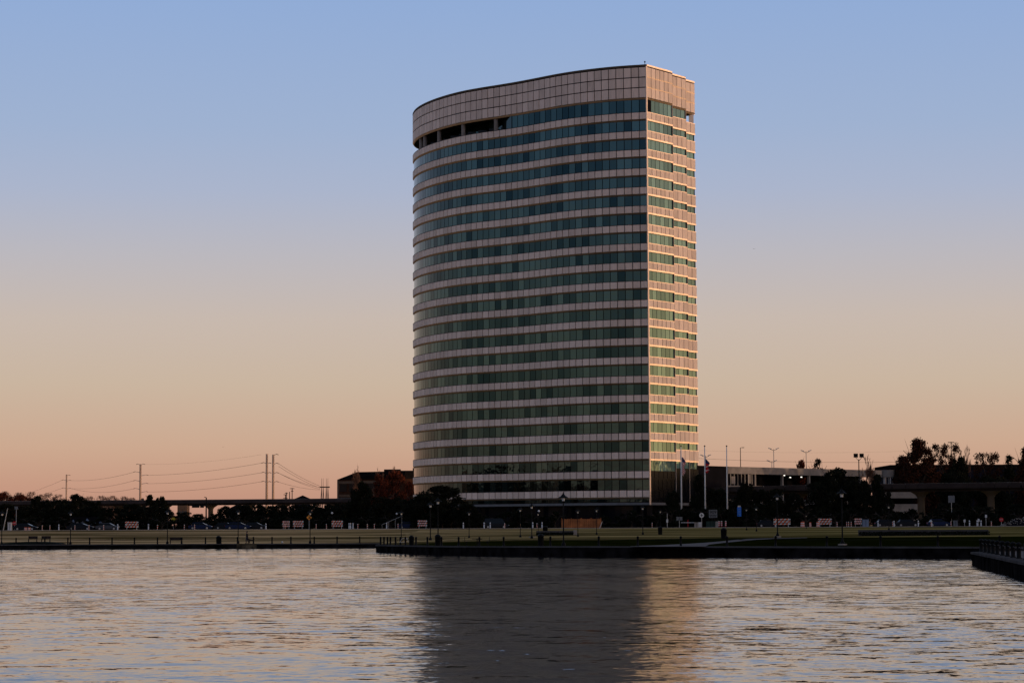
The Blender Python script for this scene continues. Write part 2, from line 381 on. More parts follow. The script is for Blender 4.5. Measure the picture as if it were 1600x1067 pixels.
wall_of([(xs_a+.01, 337), (xs_b, 336.9)], .68, 'retaining_wall', 'short pale rubble stretch of the shore wall under the walking person', 'stone_l')
wall_of([(xs_b+.01, 336.9), (-20, 336), (-16.2, 336)], .68, 'retaining_wall', 'mossy dark shore wall between the walker and the peninsula', 'stone')
PW = [(-17.2, 336), (PENW[0][0]-.3, PENW[0][1]+.5)]
wall_of([(-17.2, 335.4), (PENW[0][0], PENW[0][1])], .86, 'retaining_wall', 'side wall of the peninsula facing the left inlet', 'stone')
wall_of(PENW, wall_z, 'retaining_wall', 'long stone retaining wall of the lawn peninsula in front of the tower', 'stone')
# right-hand pier
PIER = [(42, 186), onz(1519.5, 881, 0), onz(1552, 890, 0), onz(1600, 904, 0), (24.5, 100), (22, 70), (21, -10)]
wall_of(PIER[::1], .9, 'retaining_wall', 'near stone quay wall running towards the camera at the right edge', 'stone')
q = MB(); pp = PIER
for a, b in zip(pp, pp[1:]): q.quad((a[0]+.2, a[1], .9), (b[0]+.2, b[1], .9), (260, b[1]-.001, .9), (260, a[1], .9))
struct(q, 'quay_ground', 'pave')

# the path and paved strips
def ribbon(pix, name, m, dz=.03):
    mb = MB(); 
    for (a, b), (c, d) in zip(pix, pix[1:]):
        n = 6
        for i in range(n):
            def gp(p, q_, t):
                x, y = p[0]+(q_[0]-p[0])*t, p[1]+(q_[1]-p[1])*t
                Y = 250.
                for _ in range(30):
                    z = gz(ray(x, y)[0]*Y, Y); Y2 = (z-H)/ray(x, y)[1]; Y = Y+(Y2-Y)*.6
                X = ray(x, y)[0]*Y
                return (X, Y, gz(X, Y)+dz)
            mb.quad(gp(b, d, i/n), gp(b, d, (i+1)/n), gp(a, c, (i+1)/n), gp(a, c, i/n))
    return struct(mb, name, m)
ribbon([((985, 853.3), (985, 854)), ((1030, 851.8), (1035, 854)), ((1080, 849.2), (1102, 853.9)), ((1100, 848), (1108, 850.8)), ((1130, 845.4), (1132, 848)), ((1150, 843.4), (1160, 845.2)), ((1170, 841.8), (1195, 842.6)), ((1200, 841.0), (1215, 841.6)), ((1260, 839.8), (1262, 840.4))], 'path', 'pave')
# road beyond the field
struct(MB().quad((-900, 432, ZF+.03), (900, 432, ZF+.03), (900, 462, ZF+.03), (-900, 462, ZF+.03)), 'road', 'asphalt')
struct(MB().box(-900, 900, 431.2, 431.8, ZF-.1, ZF+.12), 'kerb', 'conc')

# ------------------------------------------------------------------ the tower
def catmull(P, n=12):
    out = []
    for i in range(len(P)-1):
        p0 = P[max(i-1, 0)]; p1 = P[i]; p2 = P[i+1]; p3 = P[min(i+2, len(P)-1)]
        for k in range(n):
            t = k/n
            out.append(tuple(.5*((2*p1[j])+(-p0[j]+p2[j])*t+(2*p0[j]-5*p1[j]+4*p2[j]-p3[j])*t*t+(-p0[j]+3*p1[j]-3*p2[j]+p3[j])*t**3) for j in (0, 1)))
    return out+[tuple(P[-1])]
def resample(P, step):
    d = [0]
    for a, b in zip(P, P[1:]): d.append(d[-1]+math.dist(a, b))
    n = max(1, round(d[-1]/step)); out = []; j = 0
    for i in range(n+1):
        s = d[-1]*i/n
        while j < len(d)-2 and d[j+1] < s: j += 1
        t = (s-d[j])/max(d[j+1]-d[j], 1e-9); out.append((P[j][0]+(P[j+1][0]-P[j][0])*t, P[j][1]+(P[j+1][1]-P[j][1])*t))
    return out
P0 = (28.56, 478.75); U = (.61, .7924); NN = (.7924, -.61)
left_ctrl = [P0, (22.6, 480.6), (18.1, 482.8), (13.9, 485.45), (9.9, 488.7), (5.8, 492.8), (1.6, 496.9), (-2.6, 500.5), (-6.8, 503.9), (-11, 507.9), (-15.1, 513.4), (-18.6, 519.6),
             (-21.3, 526.4), (-22.75, 532.9), (-22.95, 538), (-21.6, 543), (-18.2, 546.6), (-13, 548)]
LEFTP = resample(catmull(left_ctrl), 1.66)                      # corner -> nose -> back
def on_right(al, off): return (P0[0]+U[0]*al+NN[0]*off, P0[1]+U[1]*al+NN[1]*off)
S1 = [on_right(1.6*i, 0) for i in range(7)]
S2 = [on_right(9.6+7.05*i/4, -1.2) for i in range(5)]
S3 = [on_right(16.65+5.55*i/3, -2.5) for i in range(4)]
BACK = resample([LEFTP[-1], (on_right(22.2, -2.5-5)[0], on_right(22.2, -7.5)[1]), S3[-1]], 3.3)
# outline, clockwise from above seen: corner -> left ... nose ... back ... S3 reversed
def normals(P, closed=False):
    out = []
    for i in range(len(P)):
        a = P[max(i-1, 0)]; b = P[min(i+1, len(P)-1)]
        d = Vector((b[0]-a[0], b[1]-a[1])).normalized(); out.append((-d.y, d.x))
    return out
# runs: list of node lists ordered so that the outward normal is to the left of travel reversed; fix sign per run
cen = Vector((8, 515))
def run(P):
    n = normals(P); m = len(P)//2
    s = 1 if (Vector(P[m])-cen).dot(Vector(n[m])) > 0 else -1
    return P, [(a*s, b*s) for a, b in n]
RUNS = {'L': run(LEFTP), 'S1': run(S1), 'S2': run(S2), 'S3': run(S3), 'B': run(BACK)}
RUNS['S1'] = (S1, [NN]*len(S1)); RUNS['S2'] = (S2, [NN]*len(S2)); RUNS['S3'] = (S3, [NN]*len(S3))
def off(p, n, o): return (p[0]+n[0]*o, p[1]+n[1]*o)
def strip(mb, key, i0, i1, z0, z1, o_bot, o_top, depth=.14, gap=.085, row=0):
    P, n = RUNS[key]
    for i in range(i0, i1):
        a, b = P[i], P[i+1]; d = Vector((b[0]-a[0], b[1]-a[1])); ln = d.length; d /= ln
        nb = n[i], n[i+1]
        a_ = (a[0]+d.x*gap, a[1]+d.y*gap); b_ = (b[0]-d.x*gap, b[1]-d.y*gap)
        q = [off(a_, nb[0], o_bot), off(b_, nb[1], o_bot), off(b_, nb[1], min(o_bot, o_top)-depth), off(a_, nb[0], min(o_bot, o_top)-depth)]
        r = [off(a_, nb[0], o_top), off(b_, nb[1], o_top), off(b_, nb[1], min(o_bot, o_top)-depth), off(a_, nb[0], min(o_bot, o_top)-depth)]
        kk = {'L': 0, 'S1': 100, 'S2': 120, 'S3': 140, 'B': 160}[key]
        mb.hexa([(x, y, z0) for x, y in q]+[(x, y, z1) for x, y in r], (kk+i+.5, row+.5))
NL = len(LEFTP)-1
ZS = [89.6-3.96*k for k in range(21)]           # tops of the spandrels
tower = thing('office_tower', 'tall curved office tower banded in pink stone and teal glass, right side sunlit', 'office tower')
backing = MB()
def ring(mb, z0, z1, inset, runs=('L', 'S1', 'S2', 'S3', 'B')):
    for key in runs:
        P, n = RUNS[key]
        for i in range(len(P)-1):
            a, b = off(P[i], n[i], -inset), off(P[i+1], n[i+1], -inset)
            mb.quad((*a, z0), (*b, z0), (*b, z1), (*a, z1))
    for A, B in (((S1[-1]), (S2[0])), ((S2[-1]), (S3[0]))):
        mb.quad((*A, z0), (*B, z0), (*B, z1), (*A, z1))
ring(backing, 7.4, 89.58, .30)
backing.build('inner_wall', 'joint', tower)
# spandrels, trims and ribbon windows floor by floor
for k, zt in enumerate(ZS):
    sp, tr, wd, dkp = (MB() for _ in range(4)); SL = {}; WS = {}
    for key, N_ in (('L', NL), ('S1', 6), ('S2', 4), ('S3', 3), ('B', len(BACK)-1)):
        up = .72 if key in ('S2', 'S3') else 0
        low = key in ('S1', 'S2', 'S3') and k >= 19  # two lowest side storeys: shade painted in as dark glass panels
        if not low: strip(sp, key, 0, N_, zt-1.38, zt+up, .10, .10, row=k)
        else: strip(dkp, key, 0, N_, zt-1.38, zt+up, .02, .02, row=k+300)
        if low: strip(dkp, key, 0, N_, zt-1.76, zt-1.40, .0, .0, depth=.1, gap=.0, row=k); strip(dkp, key, 0, N_, (ZS[k+1] if k < 20 else 7.9)+.1, zt-1.77, -.15, -.15, depth=.08, gap=.075, row=k); continue
        if key[0] == 'S': strip(tr, key, 0, N_, zt-1.74, zt-1.40, .12, .12, depth=.3, gap=.01, row=k)
        else: strip(tr, key, 0, N_, zt-1.76, zt-1.40, -.24, .10, depth=.03, gap=.02, row=k)
        strip(SL.setdefault(key, MB()), key, 0, N_, zt+up+.005, zt+up+.12, .11, .11, depth=.25, gap=.0, row=k)
        zb = (ZS[k+1] if k < 20 else 7.9)
        up2 = up if k < 20 else 0
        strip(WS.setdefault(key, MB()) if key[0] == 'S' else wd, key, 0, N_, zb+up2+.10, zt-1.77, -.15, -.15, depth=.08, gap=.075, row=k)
    if dkp.v: dkp.build('painted_shade_panel', 'dkglass', tower)
    sp.build('spandrel_band', 'panel', tower); tr.build('window_head_trim', 'trim', tower)
    wd.build('ribbon_window', 'pane', tower); [q_.build('ribbon_window', 'pane_sunlit', tower) for q_ in WS.values()]
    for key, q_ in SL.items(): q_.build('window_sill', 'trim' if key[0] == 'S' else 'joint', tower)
# vertical corner trim between the curved front and the sunlit side
mb = MB()
cn = (P0[0]-.05, P0[1]+.05)
mb.tube((cn[0], cn[1]-.02, 7.4), (cn[0], cn[1]-.02, 99.4), .20, .20, 8); mb.build('corner_trim', 'trim', tower)
# return walls at the two steps of the side
mb = MB()
for A, B in ((S1[-1], S2[0]), (S2[-1], S3[0])):
    a = (A[0]+NN[0]*.1, A[1]+NN[1]*.1)
    mb.hexa([(*a, 7.4), (a[0]+U[0]*.05, a[1]+U[1]*.05, 7.4), (B[0]+U[0]*.05, B[1]+U[1]*.05, 7.4), (*B, 7.4), (*a, 99.4), (a[0]+U[0]*.05, a[1]+U[1]*.05, 99.4), (B[0]+U[0]*.05, B[1]+U[1]*.05, 99.4), (*B, 99.4)], (200.5, .5))
mb.build('return_wall', 'panel', tower)
# top storey: glazed on the right of the front, open loggia round the nose
def idx_at(px):   # node of the curved front nearest a photograph column
    return min(range(NL+1), key=lambda i: abs(800+F*LEFTP[i][0]/LEFTP[i][1]-px)+(0 if LEFTP[i][1] < 538 else 999))
iR = idx_at(797)
wd = MB(); strip(wd, 'L', 0, iR, 89.7, 92.33, -.15, -.15, depth=.08, gap=.075, row=30)
wd.build('ribbon_window', 'pane', tower); wd = MB()
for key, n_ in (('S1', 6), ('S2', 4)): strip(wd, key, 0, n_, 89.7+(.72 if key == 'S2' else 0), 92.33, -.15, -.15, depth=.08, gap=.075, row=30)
wd.build('ribbon_window', 'pane_sunlit', tower)
P, n = RUNS['L']
inner = [P[iR]] + [off(P[i], n[i], -4.6) for i in range(iR+8, NL-5)]
iw = MB(); fr = MB()
inner = resample(inner, 1.66)
for i, (a, b) in enumerate(zip(inner, inner[1:])):
    iw.quad((*a, 89.6), (*b, 89.6), (*b, 92.7), (*a, 92.7), (220.5+i, .5))
iw.build('loggia_glazing', 'pane', tower)
core = MB()       # solid core of the top storey, stopping short of the third step of the side
A = [off(P[i], n[i], -.3) for i in range(0, iR)]
cpts = A+[off(P[i], n[i], -5.2) for i in range(iR+4, NL-8)]+[(20, 509), on_right(16.4, -7.2), on_right(16.4, -1.6), on_right(9.4, -1.5), on_right(9.4, -.35)]
for a, b in zip(cpts, cpts[1:]+cpts[:1]): core.quad((*a, 89.6), (*b, 89.6), (*b, 92.7), (*a, 92.7))
core.build('top_storey_core', 'dark', tower)
for px in (652, 658, 682, 719, 768.5):
    i = idx_at(px); c = off(P[i], n[i], -.75)
    if px != 652:
        a, b = ray(px, 200)[0], 0
        # slide along the front to the exact column
    MB().lathe([(.48, 89.6), (.48, 92.7)], 14, c).build('loggia_column', 'conc', tower, True)
e = on_right(21.7, -3.1)
MB().box(e[0]-.5, e[0]+.5, e[1]-.5, e[1]+.5, 89.6, 92.7).build('loggia_column', 'trim', tower)
e = on_right(20.6, -5.6)
MB().lathe([(.45, 89.6), (.45, 92.7)], 12, e).build('loggia_column', 'conc', tower)
random.seed(5)
for i in range(iR+2, NL-10, 2):
    c = off(P[i], n[i], -1.9); MB().cbox((c[0], c[1], 90.0), (1.9, .8, .7+random.random()*.5)).build('planter', 'dkglass', tower)
# floor and ceiling slabs of the loggia, roof
def poly_slab(z, inset, up):
    o = [off(p, m, -inset) for p, m in zip(*RUNS['L'])]+[off(p, m, -inset) for p, m in list(zip(*RUNS['B']))[1:]]
    o += [off(p, NN, -inset) for p in (S3[0], S2[-1], S2[0], S1[-1])]
    return o
def slab(z0, z1, inset, name, m):
    o = poly_slab(z0, inset, 0); k = len(o); mb = MB()
    mb.add([(x, y, z0) for x, y in o]+[(x, y, z1) for x, y in o], [tuple(range(k))[::-1], tuple(range(k, 2*k))]+[(i, (i+1) % k, k+(i+1) % k, k+i) for i in range(k)])
    return mb.build(name, m, tower)
slab(89.3, 89.62, .12, 'terrace_slab', 'joint'); slab(92.72, 92.95, .1, 'soffit', 'joint'); slab(97.6, 98.2, .35, 'roof_deck', 'conc_d')
# tall fascia of three panel rows
back2 = MB(); ring(back2, 92.8, 99.4, .12); back2.build('fascia_backing', 'joint', tower)
tr = MB(); cap = MB(); capd = MB()
for key, N_ in (('L', NL), ('S1', 6), ('S2', 4), ('S3', 3), ('B', len(BACK)-1)):
    strip(tr, key, 0, N_, 92.36, 92.72, -.10, .12, depth=.2, gap=.0)
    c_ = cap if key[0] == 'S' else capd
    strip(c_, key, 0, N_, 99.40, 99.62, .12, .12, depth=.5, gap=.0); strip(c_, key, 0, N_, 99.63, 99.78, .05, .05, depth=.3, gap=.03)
for r_ in range(3):
    fa = MB()
    for key, N_ in (('L', NL), ('S1', 6), ('S2', 4), ('S3', 3), ('B', len(BACK)-1)):
        strip(fa, key, 0, N_, 92.80+r_*2.19, 92.80+r_*2.19+1.99, .10, .10, row=40+r_)
    fa.build('fascia_band', 'panel', tower)
for r_ in (1, 2):
    hl = MB()
    for key, N_ in (('S1', 6), ('S2', 4), ('S3', 3)): strip(hl, key, 0, N_, 92.80+r_*2.19-.18, 92.80+r_*2.19-.02, .09, .13, depth=.2, gap=0)
    hl.build('fascia_rail', 'trim', tower)
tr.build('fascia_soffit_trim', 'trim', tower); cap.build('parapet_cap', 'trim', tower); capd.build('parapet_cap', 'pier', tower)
for (px, al) in ((1006, None), (1079, 1)):
    c = (P0[0]-.3, P0[1]+.8) if al is None else on_right(19.6, -3.3)
    m_ = MB(); m_.tube((*c, 99.3), (*c, 100.35), .05, .05, 5).cbox((c[0], c[1], 100.45), (.28, .28, .3)); m_.build('aviation_light', 'iron', tower)
# canopy line and recessed ground floor
can = MB(); gf = MB(); col = MB()
for key, N_ in (('L', NL), ('S1', 6), ('S2', 4), ('S3', 3), ('B', len(BACK)-1)):
    strip(can, key, 0, N_, 7.38, 7.85, .12 if key == 'L' else -.1, .12 if key == 'L' else -.1, depth=.3, gap=0)
P, n = RUNS['L']
can.build('canopy_edge', 'gray', tower)
ring(gf, 1.5, 7.4, 1.8); gf.build('lobby_glazing', 'dkglass', tower)
for i in range(2, NL, 5):
    c = off(P[i], n[i], -.5); MB().lathe([(.45, 1.5), (.45, 7.4)], 12, c).build('lobby_column', 'dark', tower, True)
slab(7.2, 7.39, .1, 'lobby_soffit', 'joint')

# ------------------------------------------------------------------ trees
def leaf_crown(blobs, nq, size, seed, flat=.8):
    rs = np.random.RandomState(seed); B = np.array(blobs); wgt = B[:, 3]**2; wgt /= wgt.sum()
    ix = rs.choice(len(B), nq, p=wgt); d = rs.normal(size=(nq, 3)); d /= np.linalg.norm(d, axis=1)[:, None]
    r = B[ix, 3]*(rs.rand(nq)**.45)*(1+.18*rs.normal(size=nq)); c = B[ix, :3]+d*r[:, None]*np.array([1, 1, flat])
    a = rs.normal(size=(nq, 3)); a /= np.linalg.norm(a, axis=1)[:, None]; b = np.cross(a, rs.normal(size=(nq, 3))); b /= np.linalg.norm(b, axis=1)[:, None]
    s = (size*(.6+.8*rs.rand(nq)))[:, None]; a = a*s; b = b*s*.7
    v = np.stack([c-a-b*.3, c+b, c+a+b*.2, c-b], 1).reshape(-1, 3)
    mb = MB(); mb.v = [tuple(x) for x in v]; mb.f = [(4*i, 4*i+1, 4*i+2, 4*i+3) for i in range(nq)]; mb.uv = [None]*nq; mb.mi = [0]*nq
    return mb
def trunk_mb(h, r, spread, seed, nl=6, forks=2):
    rd = random.Random(seed); mb = MB(); p = Vector((0, 0, -.4)); pts = [p]
    for i in range(4): p = p+Vector((rd.uniform(-.15, .15), rd.uniform(-.15, .15), (h*.62+.4)/4)); pts.append(p)
    for i, (a, b) in enumerate(zip(pts, pts[1:])): mb.tube(a, b, r*(1-.17*i), r*(1-.17*(i+1)), 4)
    for i in range(nl):
        a = pts[2+i % 3]; ang = 2*math.pi*i/nl+rd.uniform(-.4, .4); e = a+Vector((math.cos(ang)*spread*rd.uniform(.5, .9), math.sin(ang)*spread*rd.uniform(.5, .9), h*rd.uniform(.18, .34)))
        m = (a+e)/2+Vector((0, 0, .3)); mb.tube(a, m, r*.42, r*.28, 5); mb.tube(m, e, r*.28, r*.08, 5)
        for _ in range(forks): mb.tube(m, m+Vector((rd.uniform(-1, 1)*spread*.4, rd.uniform(-1, 1)*spread*.4, h*rd.uniform(.1, .25))), r*.16, r*.04, 4)
    return mb
def tree_proto(name, label, cat, lm, seed, w_=4.5, z0=2.2, z1=10, nb=26, nq=6500, leaf=.2, style='round'):
    rd = random.Random(seed); t = thing(name, label, cat)
    bl = []
    for i in range(nb):
        u = (i+.5)/nb; z = z0+(z1-z0)*rd.random()
        k = (z-z0)/(z1-z0)
        if style == 'round': rr = w_*math.sqrt(max(.05, 1-(2*k-.85)**2*.85))
        elif style == 'cone': rr = w_*(1.05-k)
        elif style == 'upright': rr = w_*(.75 if k < .6 else 1.3*(1.08-k))
        else: rr = w_*(.6+.4*math.sin(k*3))
        a = rd.uniform(0, 6.283); q_ = rr*math.sqrt(rd.random())*.85
        b = rd.uniform(.12, .27)*w_*(1.2-.35*k)*(.8 if nb > 90 else 1)
        bl.append((q_*math.cos(a), q_*math.sin(a), min(z, z1-b*.7), b))
    trunk_mb(z1, .28, w_*.8, seed).build('trunk', 'bark', t)
    leaf_crown(bl, nq, leaf, seed).build('crown', lm, t)
    return t
def bare_proto(seed, label, spread=.55, depth=6, h=10, upright=.7):
    rd = random.Random(seed); t = thing('bare_tree', label, 'tree'); tr = MB(); tw = MB()
    def grow(p, d, ln, r, lv):
        e = p+d*ln; (tr if lv < 2 else tw).tube(p, e, max(r, .032), max(r*.62, .026), 5 if lv < 2 else 3, 0, False)
        if lv >= depth: return
        for _ in range(rd.choice((2, 3, 3)) if lv else 5):
            nd = (d*upright+Vector((rd.uniform(-1, 1), rd.uniform(-1, 1), rd.uniform(-.1, .7)))*spread).normalized()
            grow(p+d*ln*rd.uniform(.55, 1), nd, ln*rd.uniform(.58, .8), r*.55, lv+1)
    grow(Vector((0, 0, -.3)), Vector((0, 0, 1)), h*.34, .2, 0)
    zm = max(v[2] for v in tw.v)/10; wm = max(max(abs(v[0]), abs(v[1])) for v in tw.v)/4
    for q_ in (tr, tw): q_.v = [(x/wm, y/wm, z/zm) for x, y, z in q_.v]
    tr.build('trunk', 'bark', t); tw.build('crown', 'twig', t)
    return t
T = {}
T['oak1'] = tree_proto('live_oak', 'x', 'tree', 'leaf_dark', 11, 5.2, 1.6, 9.6, 70, 11000, .21)
T['oak2'] = tree_proto('live_oak', 'x', 'tree', 'leaf_dark', 12, 4.4, 1.4, 10, 60, 9000, .21, 'upright')
T['oak3'] = tree_proto('live_oak', 'x', 'tree', 'leaf_dark', 19, 5.6, 1.2, 9.8, 80, 11000, .22, 'loose')
T['rus1'] = tree_proto('russet_oak', 'x', 'tree', 'leaf_oak', 13, 4.2, 1.6, 10, 110, 13000, .13, 'upright')
T['rus2'] = tree_proto('russet_oak', 'x', 'tree', 'leaf_oak', 14, 4.4, 2.0, 10, 100, 10000, .13, 'loose')
T['red1'] = tree_proto('red_maple', 'x', 'tree', 'leaf_red', 15, 4.2, 1.6, 10, 55, 8000, .17)
T['red2'] = tree_proto('red_maple', 'x', 'tree', 'leaf_red', 16, 3.6, 1.2, 10, 45, 6500, .17, 'upright')
T['gold'] = tree_proto('golden_tree', 'x', 'tree', 'leaf_gold', 17, 4.0, 1.8, 10, 45, 6000, .18)
T['thin'] = tree_proto('thin_pine', 'x', 'tree', 'leaf_dark', 18, 3.8, 2.0, 10, 40, 3800, .15, 'cone')
T['brush'] = tree_proto('bare_tree', 'x', 'bare tree', 'twig', 27, 4.2, 1.0, 10, 90, 7000, .1)
T['bare1'] = bare_proto(21, 'x'); T['bare2'] = bare_proto(22, 'x', .75); T['bare3'] = bare_proto(23, 'x', .5, 6, 10, .9)
random.seed(8)
def tree(kind, px, ytop, Y, wpx, label, group=None, base=None, sy=1):
    """crown of width wpx pixels and top at photograph row ytop, standing at depth Y"""
    pr = T[kind]; X, zt = at(px, ytop, Y); zb = (ZF if base is None else base); sz = (zt-zb)/10
    wid = max(wpx/F*Y, .42*(zt-zb) if kind[0] != 'b' else 0); nat = {'oak1': 10.2, 'oak2': 7.6, 'oak3': 9.8, 'rus1': 6.6, 'rus2': 7.2, 'red1': 8.4, 'red2': 6, 'gold': 8, 'thin': 6.2, 'bare1': 7.4, 'bare2': 7.4, 'bare3': 7.4, 'brush': 8.4}[kind]
    s = wid/nat
    cat = 'bare tree' if kind[0] == 'b' else 'tree'
    o = place_many(pr, [(X, Y, zb, random.uniform(0, 6.28), (s, s, sz))], group, label)[0]; o['category'] = cat
    return o
# right side, behind the viaduct
tree('rus1', 1436, 686, 625, 78, 'tallest russet oak rising above the viaduct on the right')
tree('rus1', 1412, 712, 640, 60, 'dark leafy tree just left of the tallest russet oak')
tree('rus2', 1478, 693, 640, 52, 'see-through oak second tallest, beside the tall russet oak')
tree('bare2', 1507, 694, 650, 34, 'bare tree with fan of pale branches above the viaduct')
tree('oak1', 1500, 710, 630, 30, 'round dark tree in front of the fan-shaped bare tree')
tree('rus2', 1543, 707, 660, 44, 'open spreading pine above the dark flat roof on the right', )
tree('thin', 1577, 710, 660, 34, 'small round pine second from the right end of the skyline')
tree('rus1', 1606, 699, 650, 66, 'leafy tree cut by the right edge of the picture')
tree('rus1', 1450, 722, 628, 60, 'dark rusty tree low behind the viaduct beside the garage')
tree('rus1', 1412, 742, 632, 34, 'small reddish tree between the garage corner and the tall oak')
tree('oak3', 1489, 735, 602, 50, 'broad dark tree under the fan-shaped bare tree')
tree('oak3', 1550, 742, 602, 60, 'broad dark tree filling the skyline towards the right edge')
# right side, in front of the viaduct and garage
tree('oak1', 1308, 728.5, 505, 86, 'large dark oak in front of the parking garage', )
tree('oak3', 1283, 752, 500, 60, 'left lobe of dark oaks before the parking garage')
tree('oak1', 1348, 748, 500, 50, 'smaller dark oak touching the large one before the garage')
tree('oak2', 1370, 741, 510, 16, 'narrow dark tree rising between the large oak and the garage corner')
tree('bare2', 1349, 709, 640, 36, 'bare rounded tree behind the floodlight pole on the garage')
tree('oak2', 1388, 768, 495, 14, 'slim dark tree before the lower garage decks')
tree('oak3', 1408, 802, 480, 44, 'low dark shrub mass before the lower garage decks', base=2.4)
tree('bare1', 1257, 716, 660, 14, 'bare red-leaved treetop over the garage roof left of the conifer')
tree('red2', 1251, 719, 655, 17, 'small dark red treetop showing over the garage parapet')
tree('thin', 1278, 716, 670, 20, 'pointed conifer top showing over the garage parapet')
tree('oak2', 1092, 741, 470, 36, 'dark evergreen at the foot of the tower behind the flagpoles')
tree('oak1', 1052, 765, 462, 34, 'low dark evergreen at the right corner of the tower')
tree('oak3', 1120, 762, 475, 50, 'dark evergreen under the middle flagpole')
tree('oak1', 1165, 752, 500, 50, 'dark evergreen behind the blue banner')
tree('oak3', 1205, 762, 500, 52, 'dark evergreen between the blue banner and the garage lights')
tree('oak1', 1240, 768, 500, 44, 'dark evergreen below the lit garage openings')
tree('oak3', 1180, 786, 470, 46, 'low dark tree behind the round white sign')
tree('oak3', 1480, 785, 500, 60, 'dark low tree beside the large blank white sign')
tree('oak3', 1530, 790, 520, 60, 'dark low tree under the viaduct between two piers')
tree('oak3', 1590, 786, 520, 56, 'dark low tree behind the rubble heap')
# in front of the tower
tree('oak1', 690, 756.5, 462, 102, 'broad black oak hiding the lower left end of the tower')
tree('oak3', 664, 772, 455, 60, 'lower dark oak at the left foot of the tower')
tree('oak3', 730, 786, 452, 44, 'small dark oak right of the broad black oak')
# around the brown building
tree('red1', 617, 736, 660, 58, 'dark red maple covering the brown building')
tree('red2', 592, 741, 665, 42, 'narrow red maple left of the dark red maple')
tree('red1', 640, 752, 650, 30, 'small red maple touching the left edge of the tower')
tree('bare1', 560, 724, 760, 22, 'bare treetop above the roof of the brown building')
tree('bare1', 594, 728, 800, 26, 'twiggy crown showing over the middle of the brown building')
tree('bare3', 616, 727, 800, 14, 'little twiggy crown at the right end of the brown roof')
tree('oak1', 566, 750, 640, 48, 'dark oak in front of the left half of the brown building')
tree('oak3', 604, 775, 610, 62, 'wide dark tree at the foot of the red maples')
tree('oak3', 640, 778, 560, 50, 'dark tree between the red maples and the tower')
tree('oak3', 540, 789, 640, 56, 'dark low tree under the viaduct near the brown building')
tree('oak3', 498, 790, 650, 50, 'dark low tree under the viaduct below the twin lattice frames')
tree('oak1', 421, 789, 690, 48, 'round dark tree under the viaduct below the twin steel poles')
tree('oak1', 392, 796, 700, 40, 'dark tree beside the hipped pavilion under the viaduct')
# left skyline
for i, (k, x, y, Y, wd_, lb) in enumerate([
    ('bare1', 8, 766, 980, 34, 'rust-lit bare tree at the very left edge of the skyline'), ('bare2', 30, 768, 1000, 36, 'rust-lit bare tree second from the left edge'),
    ('bare1', 50, 767, 960, 36, 'rust-lit bare tree third from the left edge'), ('bare3', 76, 769, 1000, 34, 'thin bare tree left of the first small steel pole'),
    ('bare1', 92, 771, 1050, 30, 'faint bare tree behind the left dark oaks'), ('bare2', 140, 774, 1020, 34, 'low bare tree right of the first small steel pole'),
    ('bare1', 158, 773, 1000, 32, 'low bare tree midway between the two small steel poles'), ('bare3', 176, 773, 1040, 30, 'spiky bare tree above the left end of the viaduct'),
    ('bare2', 194, 774, 1000, 30, 'spiky bare tree second before the arm-bearing steel pole'), ('bare1', 207, 776, 1000, 24, 'low bare tree just left of the arm-bearing steel pole')]):
    tree('brush', x, y+1, Y, wd_+8, lb, 'bare trees on the left skyline', base=1.5)
for i, (x, y) in enumerate(((64, 772), (108, 775), (128, 776), (150, 776), (167, 776), (185, 776), (201, 778))):
    tree('bare1' if i % 2 else 'brush', x, y, 970, 34, 'lower bare tree between the others of the left skyline, %s from the left' % ORD[i], 'bare trees on the left skyline', base=1.5)
tree('red1', 6, 770, 930, 48, 'russet thicket tree at the left edge under the bare trees', base=1.5)
tree('red1', 34, 773, 930, 50, 'russet thicket tree second from the left edge', base=1.5)
tree('oak1', 58, 773, 800, 34, 'dark oak left of the biggest left skyline oak')
tree('oak3', 84, 779, 800, 36, 'low dark oak second on the left skyline')
tree('oak1', 119, 770, 790, 54, 'biggest round dark oak on the left skyline')
tree('oak3', 145, 781, 780, 34, 'dark oak at the left end of the viaduct')
tree('oak1', 222, 777, 930, 20, 'little dark treetop under the arm-bearing steel pole', base=2)
tree('oak2', 234, 772.5, 800, 30, 'dark oak with two tops above the viaduct')
tree('oak1', 252, 774, 795, 34, 'rightmost dark oak above the left viaduct')
for i, x in enumerate((12, 44, 76, 108, 142, 172, 204, 232, 254)):
    tree('oak3', x, 786+(i % 3)*3, 760-10*(i % 2), 46, 'low black oak under the left viaduct, %s from the left edge' % ORD[i], 'low oaks under the left viaduct')
for i, (x, y) in enumerate(((287, 799), (310, 802), (340, 801), (366, 803), (447, 799), (470, 800))):
    tree('oak3', x, y, 740, 30, 'low dark brush seen through the viaduct openings, %s from the left' % ORD[i], 'brush behind the viaduct openings')
for i, (x, y) in enumerate(((352, 789), (380, 788), (404, 787), (438, 788), (462, 787), (486, 786), (514, 786), (536, 785), (560, 785), (583, 784), (608, 785), (630, 784))):
    tree('oak3' if i % 2 else 'oak1', x, y, 700-6*i, 40, 'black tree crowded under the viaduct right of the pavilion, %s from the left' % ORD[i], 'black trees under the middle of the viaduct')
